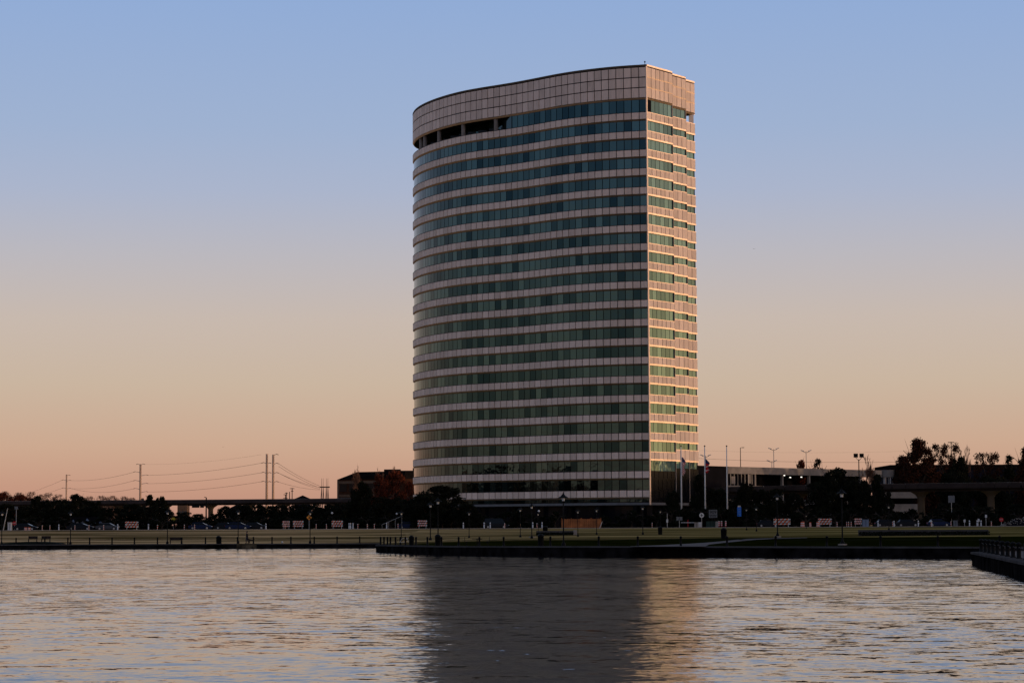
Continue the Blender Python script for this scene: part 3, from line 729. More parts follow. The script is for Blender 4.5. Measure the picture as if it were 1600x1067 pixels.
# dark shrubs along the foot of the tower and the street
sh = tree_proto('shrub', 'x', 'shrub', 'shrub', 31, 2.3, .2, 2.6, 14, 1300, .16)
T['shrub'] = sh
its = []
random.seed(4)
for i, px in enumerate(list(range(650, 880, 18))+list(range(945, 1245, 20))+list(range(1260, 1600, 24))):
    Y = 466+random.uniform(-4, 6); X = XX(px, Y); s = random.uniform(.9, 1.5)
    its.append((X, Y, ZF, random.uniform(0, 6), (s*1.2, s, s*random.uniform(.8, 1.15))))
place_many(sh, its, 'dark shrubs behind the street', lambda i: 'dark shrub behind the street, %s from the left' % ORD[i])
place_many(sh, [(XX(px, 437), 436.5, ZF, px, (1.3, 1.0, 1.35)) for px in range(1050, 1152, 9)], 'dark shrubs at the feet of the flagpoles', lambda i: 'dark shrub hiding the feet of the flagpoles, %s from the left' % ORD[i])
its2 = [(XX(px, 466)*1.0, 468+random.uniform(-2, 3), ZF, random.uniform(0, 6), (1.5, 1.2, random.uniform(.7, 1.1))) for px in range(4, 640, 19)]
place_many(sh, its2, 'dark shrubs along the left street', lambda i: 'dark shrub along the left street, %s from the left edge' % ORD[i])
# trees outside the frame: they shade the lakeside from the low sun and stand in the glass of the tower
random.seed(12)
k = 0
for (x0, y0, x1, y1, n_, h0, h1) in ((185, 30, 190, 330, 18, 15, 20), (192, 335, 205, 600, 17, 17, 23), (215, 300, 230, 600, 17, 18, 24), (205, 610, 240, 800, 11, 22, 27), (235, 640, 300, 900, 10, 22, 27)):
    for i in range(n_):
        t = (i+.5)/n_; X = x0+(x1-x0)*t+random.uniform(-4, 4); Y = y0+(y1-y0)*t+random.uniform(-4, 4)
        if abs(Y-(640-.194*(X-105))) < 9: continue
        h = random.uniform(h0, h1); s = random.uniform(1.5, 2.1)
        kd = random.choice(('oak1', 'oak3', 'oak3')); k += 1
        o = place_many(T[kd], [(X, Y, 1.5, random.uniform(0, 6), (s, s, h/10))], 'wood east of the lake', 'dark oak of the wood east of the lake, %s from its near end' % ORD[k-1])[0]
for i in range(60):
    X = -330-random.uniform(0, 120); Y = 240+i*5.4+random.uniform(-4, 4)
    kd = random.choice(('oak1', 'gold', 'red1', 'oak3', 'bare1'))
    place_many(T[kd], [(X, Y, 1, random.uniform(0, 6), (2.0, 2.0, random.uniform(1.9, 2.6)))], 'wood west of the lake', 'tree of the wood west of the lake, %s from its near end' % ORD[i])
for i in range(40):
    X = -330+i*14+random.uniform(-4, 4); Y = -70-random.uniform(0, 60)
    place_many(T[random.choice(('oak1', 'oak3', 'oak2'))], [(X, Y, .8, random.uniform(0, 6), (2.0, 2.0, random.uniform(1.0, 1.8)))], 'wood on the near shore', 'dark tree of the wood behind the viewer, %s from its left end' % ORD[i])
# unseen long block added behind the eastern wood to hold off the low sun
b = thing('sun_screen_block', 'long unseen block added behind the eastern wood to shade the lakeside', 'building', (245, 300, 1))
MB().box(-12, 12, -260, 320, -1, 15).build('wall', 'tanb', b); MB().box(-13, 13, -261, 321, 15.003, 15.9).build('roof', 'roof', b)  # body and top of the added unseen block
for i in range(20):
    MB().box(-12.15, -12.01, -250+i*28, -244+i*28, 4, 6.5).build('window', 'dkglass', b)  # dark boxes on the added unseen block

# ------------------------------------------------------------------ viaduct
VP = [(1700, 555), (1600, 558), (1480, 566), (1360, 576), (1180, 600), (1000, 650), (800, 735), (640, 795), (400, 826), (150, 842), (-60, 860), (-400, 900)]
vw = catmull([(XX(px, Y), Y) for px, Y in VP], 6); ZV = 13.1
via = thing('viaduct', 'long concrete rail viaduct crossing behind the tower on tall piers', 'viaduct')
dk = MB(); par = MB()
for a, b in zip(vw, vw[1:]):
    d = Vector((b[0]-a[0], b[1]-a[1])).normalized(); nn = Vector((-d.y, d.x))
    def P4(o1, o2, z0, z1): return [(a[0]+nn.x*o1, a[1]+nn.y*o1, z0), (b[0]+nn.x*o1, b[1]+nn.y*o1, z0), (b[0]+nn.x*o2, b[1]+nn.y*o2, z0), (a[0]+nn.x*o2, a[1]+nn.y*o2, z0),
                                 (a[0]+nn.x*o1, a[1]+nn.y*o1, z1), (b[0]+nn.x*o1, b[1]+nn.y*o1, z1), (b[0]+nn.x*o2, b[1]+nn.y*o2, z1), (a[0]+nn.x*o2, a[1]+nn.y*o2, z1)]
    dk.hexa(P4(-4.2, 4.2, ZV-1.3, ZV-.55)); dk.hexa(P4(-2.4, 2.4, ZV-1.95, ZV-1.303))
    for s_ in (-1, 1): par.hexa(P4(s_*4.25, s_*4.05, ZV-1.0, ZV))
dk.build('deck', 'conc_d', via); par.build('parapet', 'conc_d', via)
rl = MB()
for a, b in zip(vw, vw[1:]): rl.tube((a[0], a[1], ZV+.06), (b[0], b[1], ZV+.06), .05, .05, 4)
rl.build('guard_rail', 'steel', via)
def via_y(px):
    k = min(range(len(vw)), key=lambda i: abs(800+F*vw[i][0]/vw[i][1]-px)); Y = vw[k][1]; return XX(px, Y), Y
for px in (1440, 1549, 187, 258, 329, 389, 443, 523, 590, 1250, 1345, 110, 40):
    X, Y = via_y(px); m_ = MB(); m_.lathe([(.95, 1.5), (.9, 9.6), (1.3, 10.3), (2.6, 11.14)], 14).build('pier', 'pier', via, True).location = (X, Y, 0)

# ------------------------------------------------------------------ parking garage on the right
def facing(name, label, cat, pxa, Ya, pxb, Yb):
    """a thing whose x axis runs along a facade from photograph column pxa (depth Ya) to pxb (depth Yb)"""
    a = Vector((XX(pxa, Ya), Ya)); b = Vector((XX(pxb, Yb), Yb)); ln = (b-a).length
    return thing(name, label, cat, (a.x, a.y, 0), math.atan2(b.y-a.y, b.x-a.x)), ln
gar, GL = facing('parking_garage', 'concrete parking garage with open decks and lamps on its roof', 'parking garage', 1138, 618, 1386, 672)
fl = [1.2, 4.9, 8.6, 12.3, 16.9]
for i, z in enumerate(fl):
    hb = 1.9 if i == 4 else 1.45
    sp_ = MB()
    for j in range(6):
        sp_.box(GL*j/6+.03, GL*(j+1)/6-.03, -.12, .2, z, z+hb)
    sp_.build('parapet_panel', 'conc', gar)
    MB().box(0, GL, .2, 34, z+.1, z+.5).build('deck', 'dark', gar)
mb = MB()
for j in range(7):
    x = GL*j/6
    m_ = MB().box(x-.3, x+.3, .21, .9, 1, 16.9).build('column', 'conc', gar)
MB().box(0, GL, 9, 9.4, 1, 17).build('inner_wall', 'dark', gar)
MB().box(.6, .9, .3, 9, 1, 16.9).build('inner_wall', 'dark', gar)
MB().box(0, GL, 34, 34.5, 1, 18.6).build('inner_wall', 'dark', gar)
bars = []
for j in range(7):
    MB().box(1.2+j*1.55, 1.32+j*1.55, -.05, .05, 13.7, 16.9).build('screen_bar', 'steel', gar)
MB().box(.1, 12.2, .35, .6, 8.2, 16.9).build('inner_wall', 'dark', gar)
MB().box(1.6, 3.2, -.04, .1, 14.2, 16.2).build('screen_panel', 'conc', gar); MB().box(8.8, 10, -.04, .1, 14.4, 16.8).build('screen_panel', 'conc', gar)
for px, py in ((1225.5, 742.5), (1236.5, 745.6), (1278.5, 744.5)):
    a, b = ray(px, py); Y = 640; o = MB().cbox((0, 0, 0), (.34, .3, .2)).build('deck_lamp', 'lit', gar)
    wl_ = gar.location; ang = gar.rotation_euler[2]
    dx, dy = a*Y-wl_.x, Y-wl_.y
    o.location = (dx*math.cos(ang)+dy*math.sin(ang), -dx*math.sin(ang)+dy*math.cos(ang), H+b*Y)
    o.location.y = max(o.location.y, 1.2)
# round stair tower that catches the last sun
x, Y = XX(1389, 640), 640
st = thing('stair_tower', 'round concrete stair drum glowing orange at the right end of the garage', 'stair tower', (x, Y, 0))
MB().lathe([(1.75, 16.2), (1.75, 18.2)], 24).build('drum', 'conc', st, True); MB().lathe([(0.01, 18.2), (1.75, 18.2)], 24).build('roof', 'conc', st)
MB().lathe([(1.3, 1.5), (1.3, 13.6)], 20).build('drum', 'conc', st, True)
for a in range(5): MB().tube((1.35*math.cos(a*1.256), 1.35*math.sin(a*1.256), 13.6), (1.35*math.cos(a*1.256), 1.35*math.sin(a*1.256), 16.2), .14, .14, 8).build('post', 'white', st)
MB().lathe([(1.9, 13.2), (1.9, 13.7), (0.01, 13.7)], 20).build('landing', 'conc', st)
# dark block joining the tower and garage
blk, bl = facing('service_building', 'black flat-roofed block between the tower and the parking garage', 'building', 1089, 606, 1138, 618)
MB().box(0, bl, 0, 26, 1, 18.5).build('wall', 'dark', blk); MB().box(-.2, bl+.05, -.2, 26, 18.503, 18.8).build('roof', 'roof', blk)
# lower decks seen under the viaduct at the right of the garage
lg, ll = facing('parking_ramp', 'pale lower parking decks seen under the viaduct left of the thick pier', 'parking ramp', 1380, 596, 1444, 598)
for z0, z1 in ((9.9, 11.9), (6.3, 8.4), (2.6, 4.6)):
    MB().box(0, ll, 0, .3, z0, z1).build('parapet_panel', 'conc', lg); MB().box(0, ll, .3, 12, z1-1.6, z1-1.2).build('deck', 'dark', lg)
MB().box(5.2, 5.8, .05, .6, 4.6, 6.3).build('column', 'white', lg)
MB().box(0, ll, 8, 8.3, 1.5, 12).build('inner_wall', 'dark', lg)
# dark low building behind the right-hand trees
db, dl = facing('office_block', 'long black flat-roofed block behind the trees at the right edge', 'building', 1394, 690, 1900, 690)
MB().box(0, dl, 0, 30, 1, 19.6).build('wall', 'navy', db)
MB().box(-.3, dl, -.3, 30, 19.603, 20.9).build('roof', 'roof', db)
for j in range(25): MB().box(2+j*3.8, 4.6+j*3.8, -.06, .02, 15, 17.4).build('window', 'dkglass', db)
# brown building on the left
br, L2 = facing('brown_building', 'brown three-storey building with a sloping roof end beside the red maples', 'building', 527, 900, 633, 885)
zt = at(560, 737, 895)[1]; ze = at(530, 748, 900)[1]
bm = MB(); bm.box(0, L2, 0, 18, 1, ze-.3); bm.build('wall', 'brown', br)
up_ = MB(); xr = L2*.26
up_.add([(0, -.2, ze-.3), (L2, -.2, ze-.3), (L2, 18, ze-.3), (0, 18, ze-.3), (xr, 1.5, zt), (L2, .0, zt), (L2, 17, zt), (xr, 16, zt)], [(3, 2, 1, 0), (4, 5, 6, 7), (0, 1, 5, 4), (1, 2, 6, 5), (2, 3, 7, 6), (3, 0, 4, 7)])
up_.build('roof', 'roof', br)
for i in range(3):
    z = ze-.4-i*5.2
    MB().box(.9, L2*.98, -.22, -.003, z-1.5, z-.5).build('tan_band', 'tanb', br)
    for j in range(6): MB().box(1.2+j*4.3, 4.4+j*4.3, -.1, -.003, z-4.6, z-1.6).build('window', 'dkglass', br)
MB().box(.1, .9, -.3, -.003, 1.2, ze-.4).build('corner_pilaster', 'tanb', br)
pt, l3 = facing('penthouse_building', 'navy block with a pale side wall squeezed between the maples and the tower', 'building', 600, 960, 650, 960)
MB().box(0, l3, 0, 14, 1, at(620, 735, 960)[1]).build('wall', 'navy', pt)
MB().box(0, 7, -.3, -.01, at(620, 735, 960)[1]-.5, at(620, 733, 960)[1]).build('roof', 'roof', pt)
MB().box(l3*.74, l3-.2, -.35, -.01, at(620, 762, 960)[1], at(620, 739, 960)[1]).build('pale_wall', 'gray', pt)
MB().box(l3*.9, l3, -.2, 2, at(620, 735, 960)[1]+.003, at(620, 731, 960)[1]).build('chimney', 'dark', pt)
# hipped pavilions seen at the viaduct
def pavilion(px, ytop, yeave, Y, wpx, label):
    X, zt_ = at(px, ytop, Y); ze_ = at(px, yeave, Y)[1]; r = wpx/F*Y/2; t_ = thing('pavilion', label, 'pavilion', (X, Y, 0))
    MB().add([(-r, -r, ze_), (r, -r, ze_), (r, r, ze_), (-r, r, ze_), (0, 0, zt_)], [(3, 2, 1, 0), (0, 1, 4), (1, 2, 4), (2, 3, 4), (3, 0, 4)]).build('roof', 'roof', t_)
    MB().box(-r*.8, r*.8, -r*.8, r*.8, 1, ze_-.02).build('wall', 'navy', t_)
pavilion(473, 773.5, 780, 900, 27, 'hip-roofed pavilion peeking over the viaduct left of the brown building')
pavilion(373, 786.5, 797, 905, 38, 'low hip-roofed building seen under the viaduct')
# distant mid-rise under the viaduct
fb, f2 = facing('distant_building', 'far tan mid-rise seen through the viaduct opening', 'building', 277, 1500, 292, 1500)
MB().box(0, f2, 0, 12, -2, at(285, 785, 1500)[1]).build('wall', 'tanb', fb)
for j in range(3): MB().box(1+j*1.9, 2.2+j*1.9, -.1, -.01, 2, 14).build('window', 'silver', fb)

# ------------------------------------------------------------------ poles and lines
def steel_pole(px, ytop, Y, r, arms, label):
    X, zt_ = at(px, ytop, Y); t_ = thing('transmission_pole', label, 'transmission pole', (X, Y, 0), 0, 'steel transmission poles')
    MB().tube((0, 0, 0), (0, 0, zt_), r*1.25, r, 12).build('shaft', 'pole', t_, True)
    out = []
    for (ya, side, ln) in arms:
        z = at(px, ya, Y)[1]; a = MB().tube((side*r*.7, 0, z), (side*(r+ln), 0, z+.5), .16, .09, 6).build('arm', 'steel', t_)
        ins = MB(); ins.tube((side*(r+ln), 0, z+.5), (side*(r+ln+1.1), 0, z+.2), .13, .13, 6); ins.build('insulator', 'iron', a)
        out.append((X+side*(r+ln+1.1), Y, z+.2))
    return out
A1 = steel_pole(104, 741, 1500, .45, [(750.5, -1, 1.5), (751, 1, 1.5), (763, -1, 1.5), (763.5, 1, 1.5), (743, 1, 1)], 'slim steel pole standing leftmost on the skyline')
A2 = steel_pole(219.6, 725, 1250, .55, [(738, -1, 2.2), (743, 1, 2.6), (751.5, -1, 2.2), (756, 1, 2.6), (764, -1, 2.2), (769, 1, 2.6), (726, 1, .8), (726, -1, .8)], 'steel pole with six arms over the left viaduct')
A3 = steel_pole(417, 709, 1050, .5, [(724, -1, .9), (724.5, 1, .5), (739, -1, .9), (739.5, 1, .5), (753, -1, .9), (753.5, 1, .5)], 'left pole of the tall twin steel poles')
A4 = steel_pole(427, 710, 1050, .5, [(725, 1, .9), (739.5, 1, .9), (753.5, 1, .9), (711, 1, .8)], 'right pole of the tall twin steel poles')
def wire(a, b, sag, label, r=.06, n=14):
    mb_ = MB(); a = Vector(a); b = Vector(b)
    pts = [a.lerp(b, i/n)-Vector((0, 0, sag*4*(i/n)*(1-i/n))) for i in range(n+1)]
    mb_.path(pts, r, 4); o = mb_.build('power_line', 'steel'); tag(o, label, 'power line', 'power lines on the left skyline'); o.data.materials[0] = M['iron']; return o
for nm, a, b in (('upper', A2[1], A3[0]), ('middle', A2[3], A3[2]), ('lower', A2[5], A3[4])): wire(a, b, 1.1, nm+' conductor between the six-armed pole and the tall twin poles', .07)
wire(A2[6], (A3[0][0], A3[0][1], at(417, 710, 1050)[1]), 1.2, 'topmost earth wire between the six-armed pole and the twin poles', .03)
for nm, a, b in (('upper', A1[1], A2[0]), ('middle', A1[3], A2[2])): wire(a, b, 1.5, nm+' conductor between the leftmost pole and the six-armed pole', .07)
wire(A1[3], A2[4], 2.2, 'lowest conductor between the leftmost pole and the six-armed pole', .07)
for nm, a, y in (('upper', A1[0], 778), ('lower', A1[2], 782)): wire(a, (-420, 1900, at(-20, y, 1900)[1]), 2, nm+' wire leaving the leftmost pole to the left edge', .06)
# twin lattice H-frames
HF = []
for i, (pa, pb) in enumerate(((502.3, 504.8), (509.8, 512.2))):
    Y = 1100; t_ = thing('lattice_pole', ('left' if i == 0 else 'right')+' A-legged substation frame beside the brown building', 'substation frame', (XX((pa+pb)/2, Y), Y, 0), 0, 'A-legged substation frames')
    c = XX((pa+pb)/2, Y); zt_ = at(pa, 747, Y)[1]; zm = at(pa, 761, Y)[1]
    for p_ in (pa, pb): MB().tube((XX(p_, Y)-c, 0, zm), (XX(p_, Y)-c, 0, zt_), .1, .06, 6).build('mast', 'iron', t_)
    for p_, e_ in ((pa, -3.0), (pa, 1.2), (pb, 3.2), (pb, -1.2)): MB().tube((XX(p_, Y)-c, 0, zm), (XX(p_+e_*1.2, Y)-c, 0, 2), .13, .2, 6).build('leg', 'iron', t_)
    MB().box(XX(pa, Y)-c-.9, XX(pb, Y)-c+.9, -.2, .2, zm-.2, zm+.35).build('cross_arm', 'iron', t_)
    HF.append((XX(pa, Y)-.8, Y, zm))
for k_, (a, dz) in enumerate(((A4[0], .6), (A4[0], 0), (A4[1], .5), (A4[1], 0), (A4[2], 0))):
    wire((a[0], a[1], a[2]-(1.2 if k_ == 1 else 0)), (HF[0][0], HF[0][1], HF[0][2]+dz-.3*k_), .7, '%s wire sloping from the twin poles down to the substation frames' % ORD[k_], .06)
def dist_pole(px, ytop, Y, label, arms=((0, 9), (5, 8)), r=.15, ml='iron', cat='utility pole'):
    X, zt_ = at(px, ytop, Y); t_ = thing('utility_pole', label, cat, (X, Y, 0))
    MB().tube((0, 0, 0), (0, 0, zt_), r*1.4, r, 8).build('shaft', ml, t_)
    for dy, wpx in arms:
        z = at(px, ytop+dy, Y)[1]; w2 = wpx/F*Y/2; MB().box(-w2, w2, -.1, .1, z-.12, z+.1).build('cross_arm', ml, t_)
dist_pole(456.5, 762, 900, 'thin utility pole with two cross arms left of the pavilion', ((1, 7), (5, 4)))
dist_pole(452.5, 768, 900, 'bare short utility mast just left of the cross-armed one', ())
dist_pole(447.5, 769, 900, 'short utility pole with a high bracket over the viaduct', ((1, 5),))
dist_pole(446, 772.5, 880, 'short utility pole with two lamps near the viaduct edge', ((0, 6), (5.5, 7)))
dist_pole(1486, 690, 700, 'utility pole with wide cross arm above the see-through oak', ((1, 10),), .12)
# wires over the garage
for i, (ya, yb) in enumerate(((716, 721), (703.5, 704), (737, 722))):
    if i == 2: continue
    a = (XX(1092, 900), 900, at(1092, ya, 900)[1]); b = (XX(1440, 900), 900, at(1440, yb, 900)[1])
    o = wire(a, b, .8, ('thicker', 'faint upper')[i]+' power line crossing the sky above the garage', (.055, .02)[i]); o['group'] = 'power lines above the garage'
# lamps on the garage roof
def roof_lamp(px, ytop, Y, kind, label):
    X, zt_ = at(px, ytop, Y); t_ = thing('parking_lot_light', label, 'lamp post', (X, Y, 16.5), 0, 'tall lamp posts on the garage roof')
    h = zt_-16.5
    MB().tube((0, 0, 0), (0, 0, h), .12, .09, 8).build('pole', 'steel' if kind != 'one' else 'iron', t_)
    if kind == 'one':
        MB().tube((0, 0, h), (.9, 0, h+.05), .06, .06, 5).build('arm', 'iron', t_); MB().box(.4, 1.1, -.15, .15, h-.05, h+.12).build('lamp_head', 'iron', t_)
    else:
        for s_ in (-1, 1):
            MB().tube((0, 0, h-.4), (s_*1.0, 0, h), .06, .05, 5).build('arm', 'iron', t_)
            m_ = MB(); m_.hexa([(s_*.6, -.3, h-.05), (s_*1.5, -.3, h+.2), (s_*1.5, .3, h+.2), (s_*.6, .3, h-.05), (s_*.6, -.3, h+.15), (s_*1.5, -.3, h+.42), (s_*1.5, .3, h+.42), (s_*.6, .3, h+.15)]); m_.build('lamp_head', 'white', t_)
roof_lamp(1156.8, 699.3, 655, 'one', 'single-arm lamp post on the garage roof, leftmost of the row')
roof_lamp(1208.8, 701.5, 655, 'two', 'tall twin-head lamp post in the middle of the garage roof')
roof_lamp(1259.5, 705, 665, 'two', 'twin-head lamp post above the red treetop on the garage roof')
roof_lamp(1206, 720.5, 680, 'two', 'lower twin-head lamp post farther back on the garage roof')
roof_lamp(1102.5, 712, 640, 'two', 'twin-head lamp post behind the middle flagpole')
t_ = thing('floodlight_pole', 'pole with two square black floodlights at the end of the garage', 'floodlight', (XX(1343.5, 645), 645, 16))
zf = at(1343, 712, 645)[1]-16
MB().tube((0, 0, 0), (0, 0, zf-1), .16, .12, 8).build('pole', 'black', t_); MB().tube((-.9, 0, zf-.4), (0, 0, zf-1.4), .07, .07, 5).build('arm', 'black', t_); MB().tube((.9, 0, zf-.4), (0, 0, zf-1.4), .07, .07, 5).build('arm', 'black', t_)
for s_ in (-1, 1): MB().cbox((s_*.82, 0, zf+.1), (1.15, .5, 1.1)).build('floodlight', 'black', t_)

# ------------------------------------------------------------------ small things on the lawn, promenade and street
def onfield(px, py):
    a, b = ray(px, py); best = None
    lo, hi = front_y(0)*.5, 428
    Y = 200.; prev = None
    while Y < 445:
        X = a*Y; z = H+b*Y
        if Y > front_y(X)+.2 and z <= gz(X, Y): return X, Y, gz(X, Y)
        Y += .4
    return a*434, 434, gz(a*434, 434)
def at_edge(px, inset=.9, after=0):
    """point just behind the shore wall at a photograph column"""
    a = ray(px, 850)[0]; Y = 190.
    if px < 588: Y = 300.
    while Y < 345:
        if Y > front_y(a*Y): break
        Y += .1
    Y += inset; return a*Y, Y, gz(a*Y, Y)+.03
# bollards with slack chains
bo = thing('bollard', 'x', 'bollard')
MB().lathe([(.14, 0), (.14, .06), (.105, .10), (.10, .82), (.13, .84), (.13, .89), (.09, .95), (0.01, 1.0)], 12).build('post', 'black', bo, True)
def chain(a, b, par_):
    a = Vector(a); b = Vector(b); pts = [a.lerp(b, i/8)+Vector((0, 0, .72-.10*4*(i/8)*(1-i/8))) for i in range(9)]
    m_ = MB().path([p-Vector(par_.location) for p in pts], .022, 4).build('chain', 'iron', par_)
px_l = [-35, 25, 70, 106, 140, 175, 210, 246, 284, 321, 345, 371, 396, 425, 454.5, 491, 526.7, 562]
loc = [at_edge(p) for p in px_l]
bs = place_many(bo, [(*p, 0) for p in loc], 'promenade bollards on the far left shore', lambda i: 'black bollard on the left shore, %s from the left edge' % ORD[i])
for o, a, b in zip(bs, loc, loc[1:]): chain(a, b, o)
px_p = [594.7, 600, 605.5, 610, 618, 625.5, 633.5, 641, 650, 667.8, 689.8, 716.6, 749, 787, 860, 935.6, 996.6, 1063.8, 1136, 1212, 1292, 1376, 1465.6, 1562]
loc = [at_edge(p) for p in px_p]
def clean(o):
    for c in list(o.children):
        if c.name.startswith('chain'): bpy.data.objects.remove(c)
first = bs[0]
USED[id(bo)] = 1
def fresh_bollard():
    r = bo.copy(); COL.objects.link(r)
    for c in bo.children:
        if c.name.startswith('post'): d = c.copy(); COL.objects.link(d); d.parent = r
    return r
def bollards(locs, group, lab):
    out = []
    for i, p in enumerate(locs):
        o = fresh_bollard(); o.location = p; o['label'] = lab(i); o['group'] = group; out.append(o)
    for o, a, b in zip(out, locs, locs[1:]): chain(a, b, o)
    return out
for o in bs[1:]:
    # copies made by copy_tree carried no chain; chains were added above
    pass
bollards(loc, 'bollards along the lawn peninsula', lambda i: 'black bollard on the peninsula edge, %s from its left tip' % ORD[i])
qpx = [(1532, 3), (1539.5, 2), (1545.5, 2), (1552, 2), (1558.5, 2), (1566.5, 2), (1574.5, 2), (1583, 2), (1592, 2), (1603, 2), (1615, 2)]
ql = []
for px, _ in qpx:   # along the quay edge
    a = ray(px, 860)[0]; best = min(((abs(a*((1-t)*p[1]+t*q_[1])-(((1-t)*p[0]+t*q_[0])+.7)), ((1-t)*p[0]+t*q_[0])+.7, (1-t)*p[1]+t*q_[1]) for p, q_ in zip(PIER[1:], PIER[2:]) for t in [k/60 for k in range(61)]))
    ql.append((best[1], best[2], .92))
for i, o in enumerate(bollards(ql, 'bollards along the near quay', lambda i: 'thick black bollard on the near quay, %s from its far corner' % ORD[i])): o.scale = (1.35, 1.35, 1.02)

# lamp posts with pagoda-shaped hoods
def lamp_proto():
    t_ = thing('street_lamp', 'x', 'street lamp'); h = 4.6
    MB().lathe([(.22, 0), (.22, .25), (.12, .4), (.075, .6), (.06, h)], 10).build('pole', 'black', t_, True)
    MB().lathe([(.16, h), (.22, h+.06), (.22, h+.10), (.05, h+.12)], 10).build('collar', 'black', t_)
    MB().lathe([(.13, h+.12), (.19, h+.45), (.01, h+.46)], 10).build('lantern', 'lamp', t_)
    MB().lathe([(.52, h+.44), (.50, h+.50), (.28, h+.62), (.12, h+.80), (.03, h+.95), (.06, h+1.0), (.01, h+1.08)], 14).build('hood', 'black', t_)
    return t_
lp = lamp_proto(); LH = 5.68
def lamps(rows, group, lab):
    its = []
    for px, pb, pt_ in rows:
        X, Y, z = onfield(px, pb) if pb else at_edge(px, 1.6)
        zt_ = at(px, pt_, Y)[1]; s = (zt_-z)/LH; its.append((X, Y, z, 0, (s, s, s)))
    return place_many(lp, its, group, lab)
lamps([(2.5, 0, 796), (110, 0, 796), (261.5, 0, 794), (372, 0, 794), (484.5, 0, 795)], 'lamp posts on the far left shore', lambda i: 'black lamp post on the left shore, %s from the left edge' % ORD[i])
lab_l = ['slim lamp post by the peninsula tip, left of two tall ones', 'left of the two tall lamps before the broad black oak', 'right, taller lamp of the pair before the broad black oak', 'lamp post right of the dark picnic tables pair', 'lamp post left of the white-lit lamp in front of the tower',
         'lamp post with bright lantern just left of the dark figure rock', 'small lamp post close to the dark boulder', 'tallest black lamp post, in front of the left end of the wooden fence', 'thin lamp post in front of the wooden fence', 'lamp post at the right end of the wooden fence',
         'lamp post in front of the right bottom corner of the tower', 'small far lamp right of the tower corner', 'small lamp under the blue banner side', 'small lamp standing left of the big barricade lamp', 'tall lamp with concrete foot beside the striped barricade',
         'tall lamp post in front of the large dark oak', 'lamp with bright hood before the slim dark tree', 'small distant lamp between the dark oaks']
rows = [(627, 845, 796), (672.5, 844, 782), (684.5, 842, 776), (733, 840, 797), (813, 839, 791), (831, 841, 785), (841, 833, 799), (880.6, 853, 768), (903, 838, 794), (932.3, 835, 792), (1004.5, 835, 788), (1032, 830, 795), (1166.5, 828, 792), (1182, 830, 790), (1215, 838, 769), (1316.4, 851, 761), (1389, 828, 787), (1260, 826, 803)]
lamps(rows, 'lamp posts on the lawn', lambda i: lab_l[i])
for px, py, nm in ((831.5, 839.5, 'bright-lantern lamp'), (1215, 839, 'tall lamp beside the barricade'), (1316.4, 851.4, 'tall lamp before the large oak')):
    X, Y, z = onfield(px, py); tag(MB().lathe([(.45, -.2), (.45, .12), (.01, .12)], 16, (0, 0)).build('lamp_footing', 'conc'), 'round concrete footing of the '+nm, 'footing').location = (X, Y, z)

# flagpoles
def flagpole(px, ytop, Y, flag, label):
    X, zt_ = at(px, ytop, Y); t_ = thing('flagpole', label, 'flagpole', (X, Y, ZF), 0, 'flagpoles in front of the garage'); h = zt_-ZF
    MB().tube((0, 0, 0), (0, 0, h), .17, .09, 10).build('pole', 'white', t_, True); MB().lathe([(.01, h), (.16, h+.1), (.16, h+.2), (.01, h+.32)], 10).build('finial', 'iron', t_)
    if flag:
        # limp furled flag hanging beside the pole
        z1 = flag[1]; z0 = flag[2]; n = 18; m_ = MB(); rd = random.Random(px)
        ring_ = []
        for i in range(n+1):
            t = i/n; wd_ = .28+.75*math.sin(math.pi*min(1, t*1.05))*(.6+.4*math.sin(t*9)); z = z1+(z0-z1)*t
            ring_.append([(.16, -.02, z), (.16+wd_*.35, -.16, z-.05), (.16+wd_*.7, .10, z-.1), (.16+wd_, -.06, z-.18)])
        for i in range(n):
            for j in range(3):
                if flag[0] == 'stripes': mi = 2 if i < 5 and j < 2 else (i+j) % 2
                else: mi = 2 if i < 6 else (1 if (i+j) % 5 == 0 else 0)
                a, b = ring_[i], ring_[i+1]; m_.quad(a[j], a[j+1], b[j+1], b[j], None, mi)
        o = m_.build('flag', ['flag_r', 'flag_w', 'flag_b'], None)
        tag(o, ('striped red and white flag hanging limp on the left flagpole', 'limp dark blue and red flag hanging on the middle flagpole')[0 if flag[0] == 'stripes' else 1], 'flag'); o.location = (X, Y, 0)
        sd = o.modifiers.new('thick', 'SOLIDIFY'); sd.thickness = .03
YF = 440
flagpole(1064, 698, YF, ('stripes', at(1064, 714, YF)[1], at(1064, 742, YF)[1]), 'left flagpole, standing before the sunlit side of the tower')
flagpole(1101, 698, YF, ('tri', at(1101, 717, YF)[1], at(1101, 738, YF)[1]), 'middle flagpole, with a dark limp flag')
flagpole(1135.3, 698, YF, None, 'right flagpole, bare and without a flag')

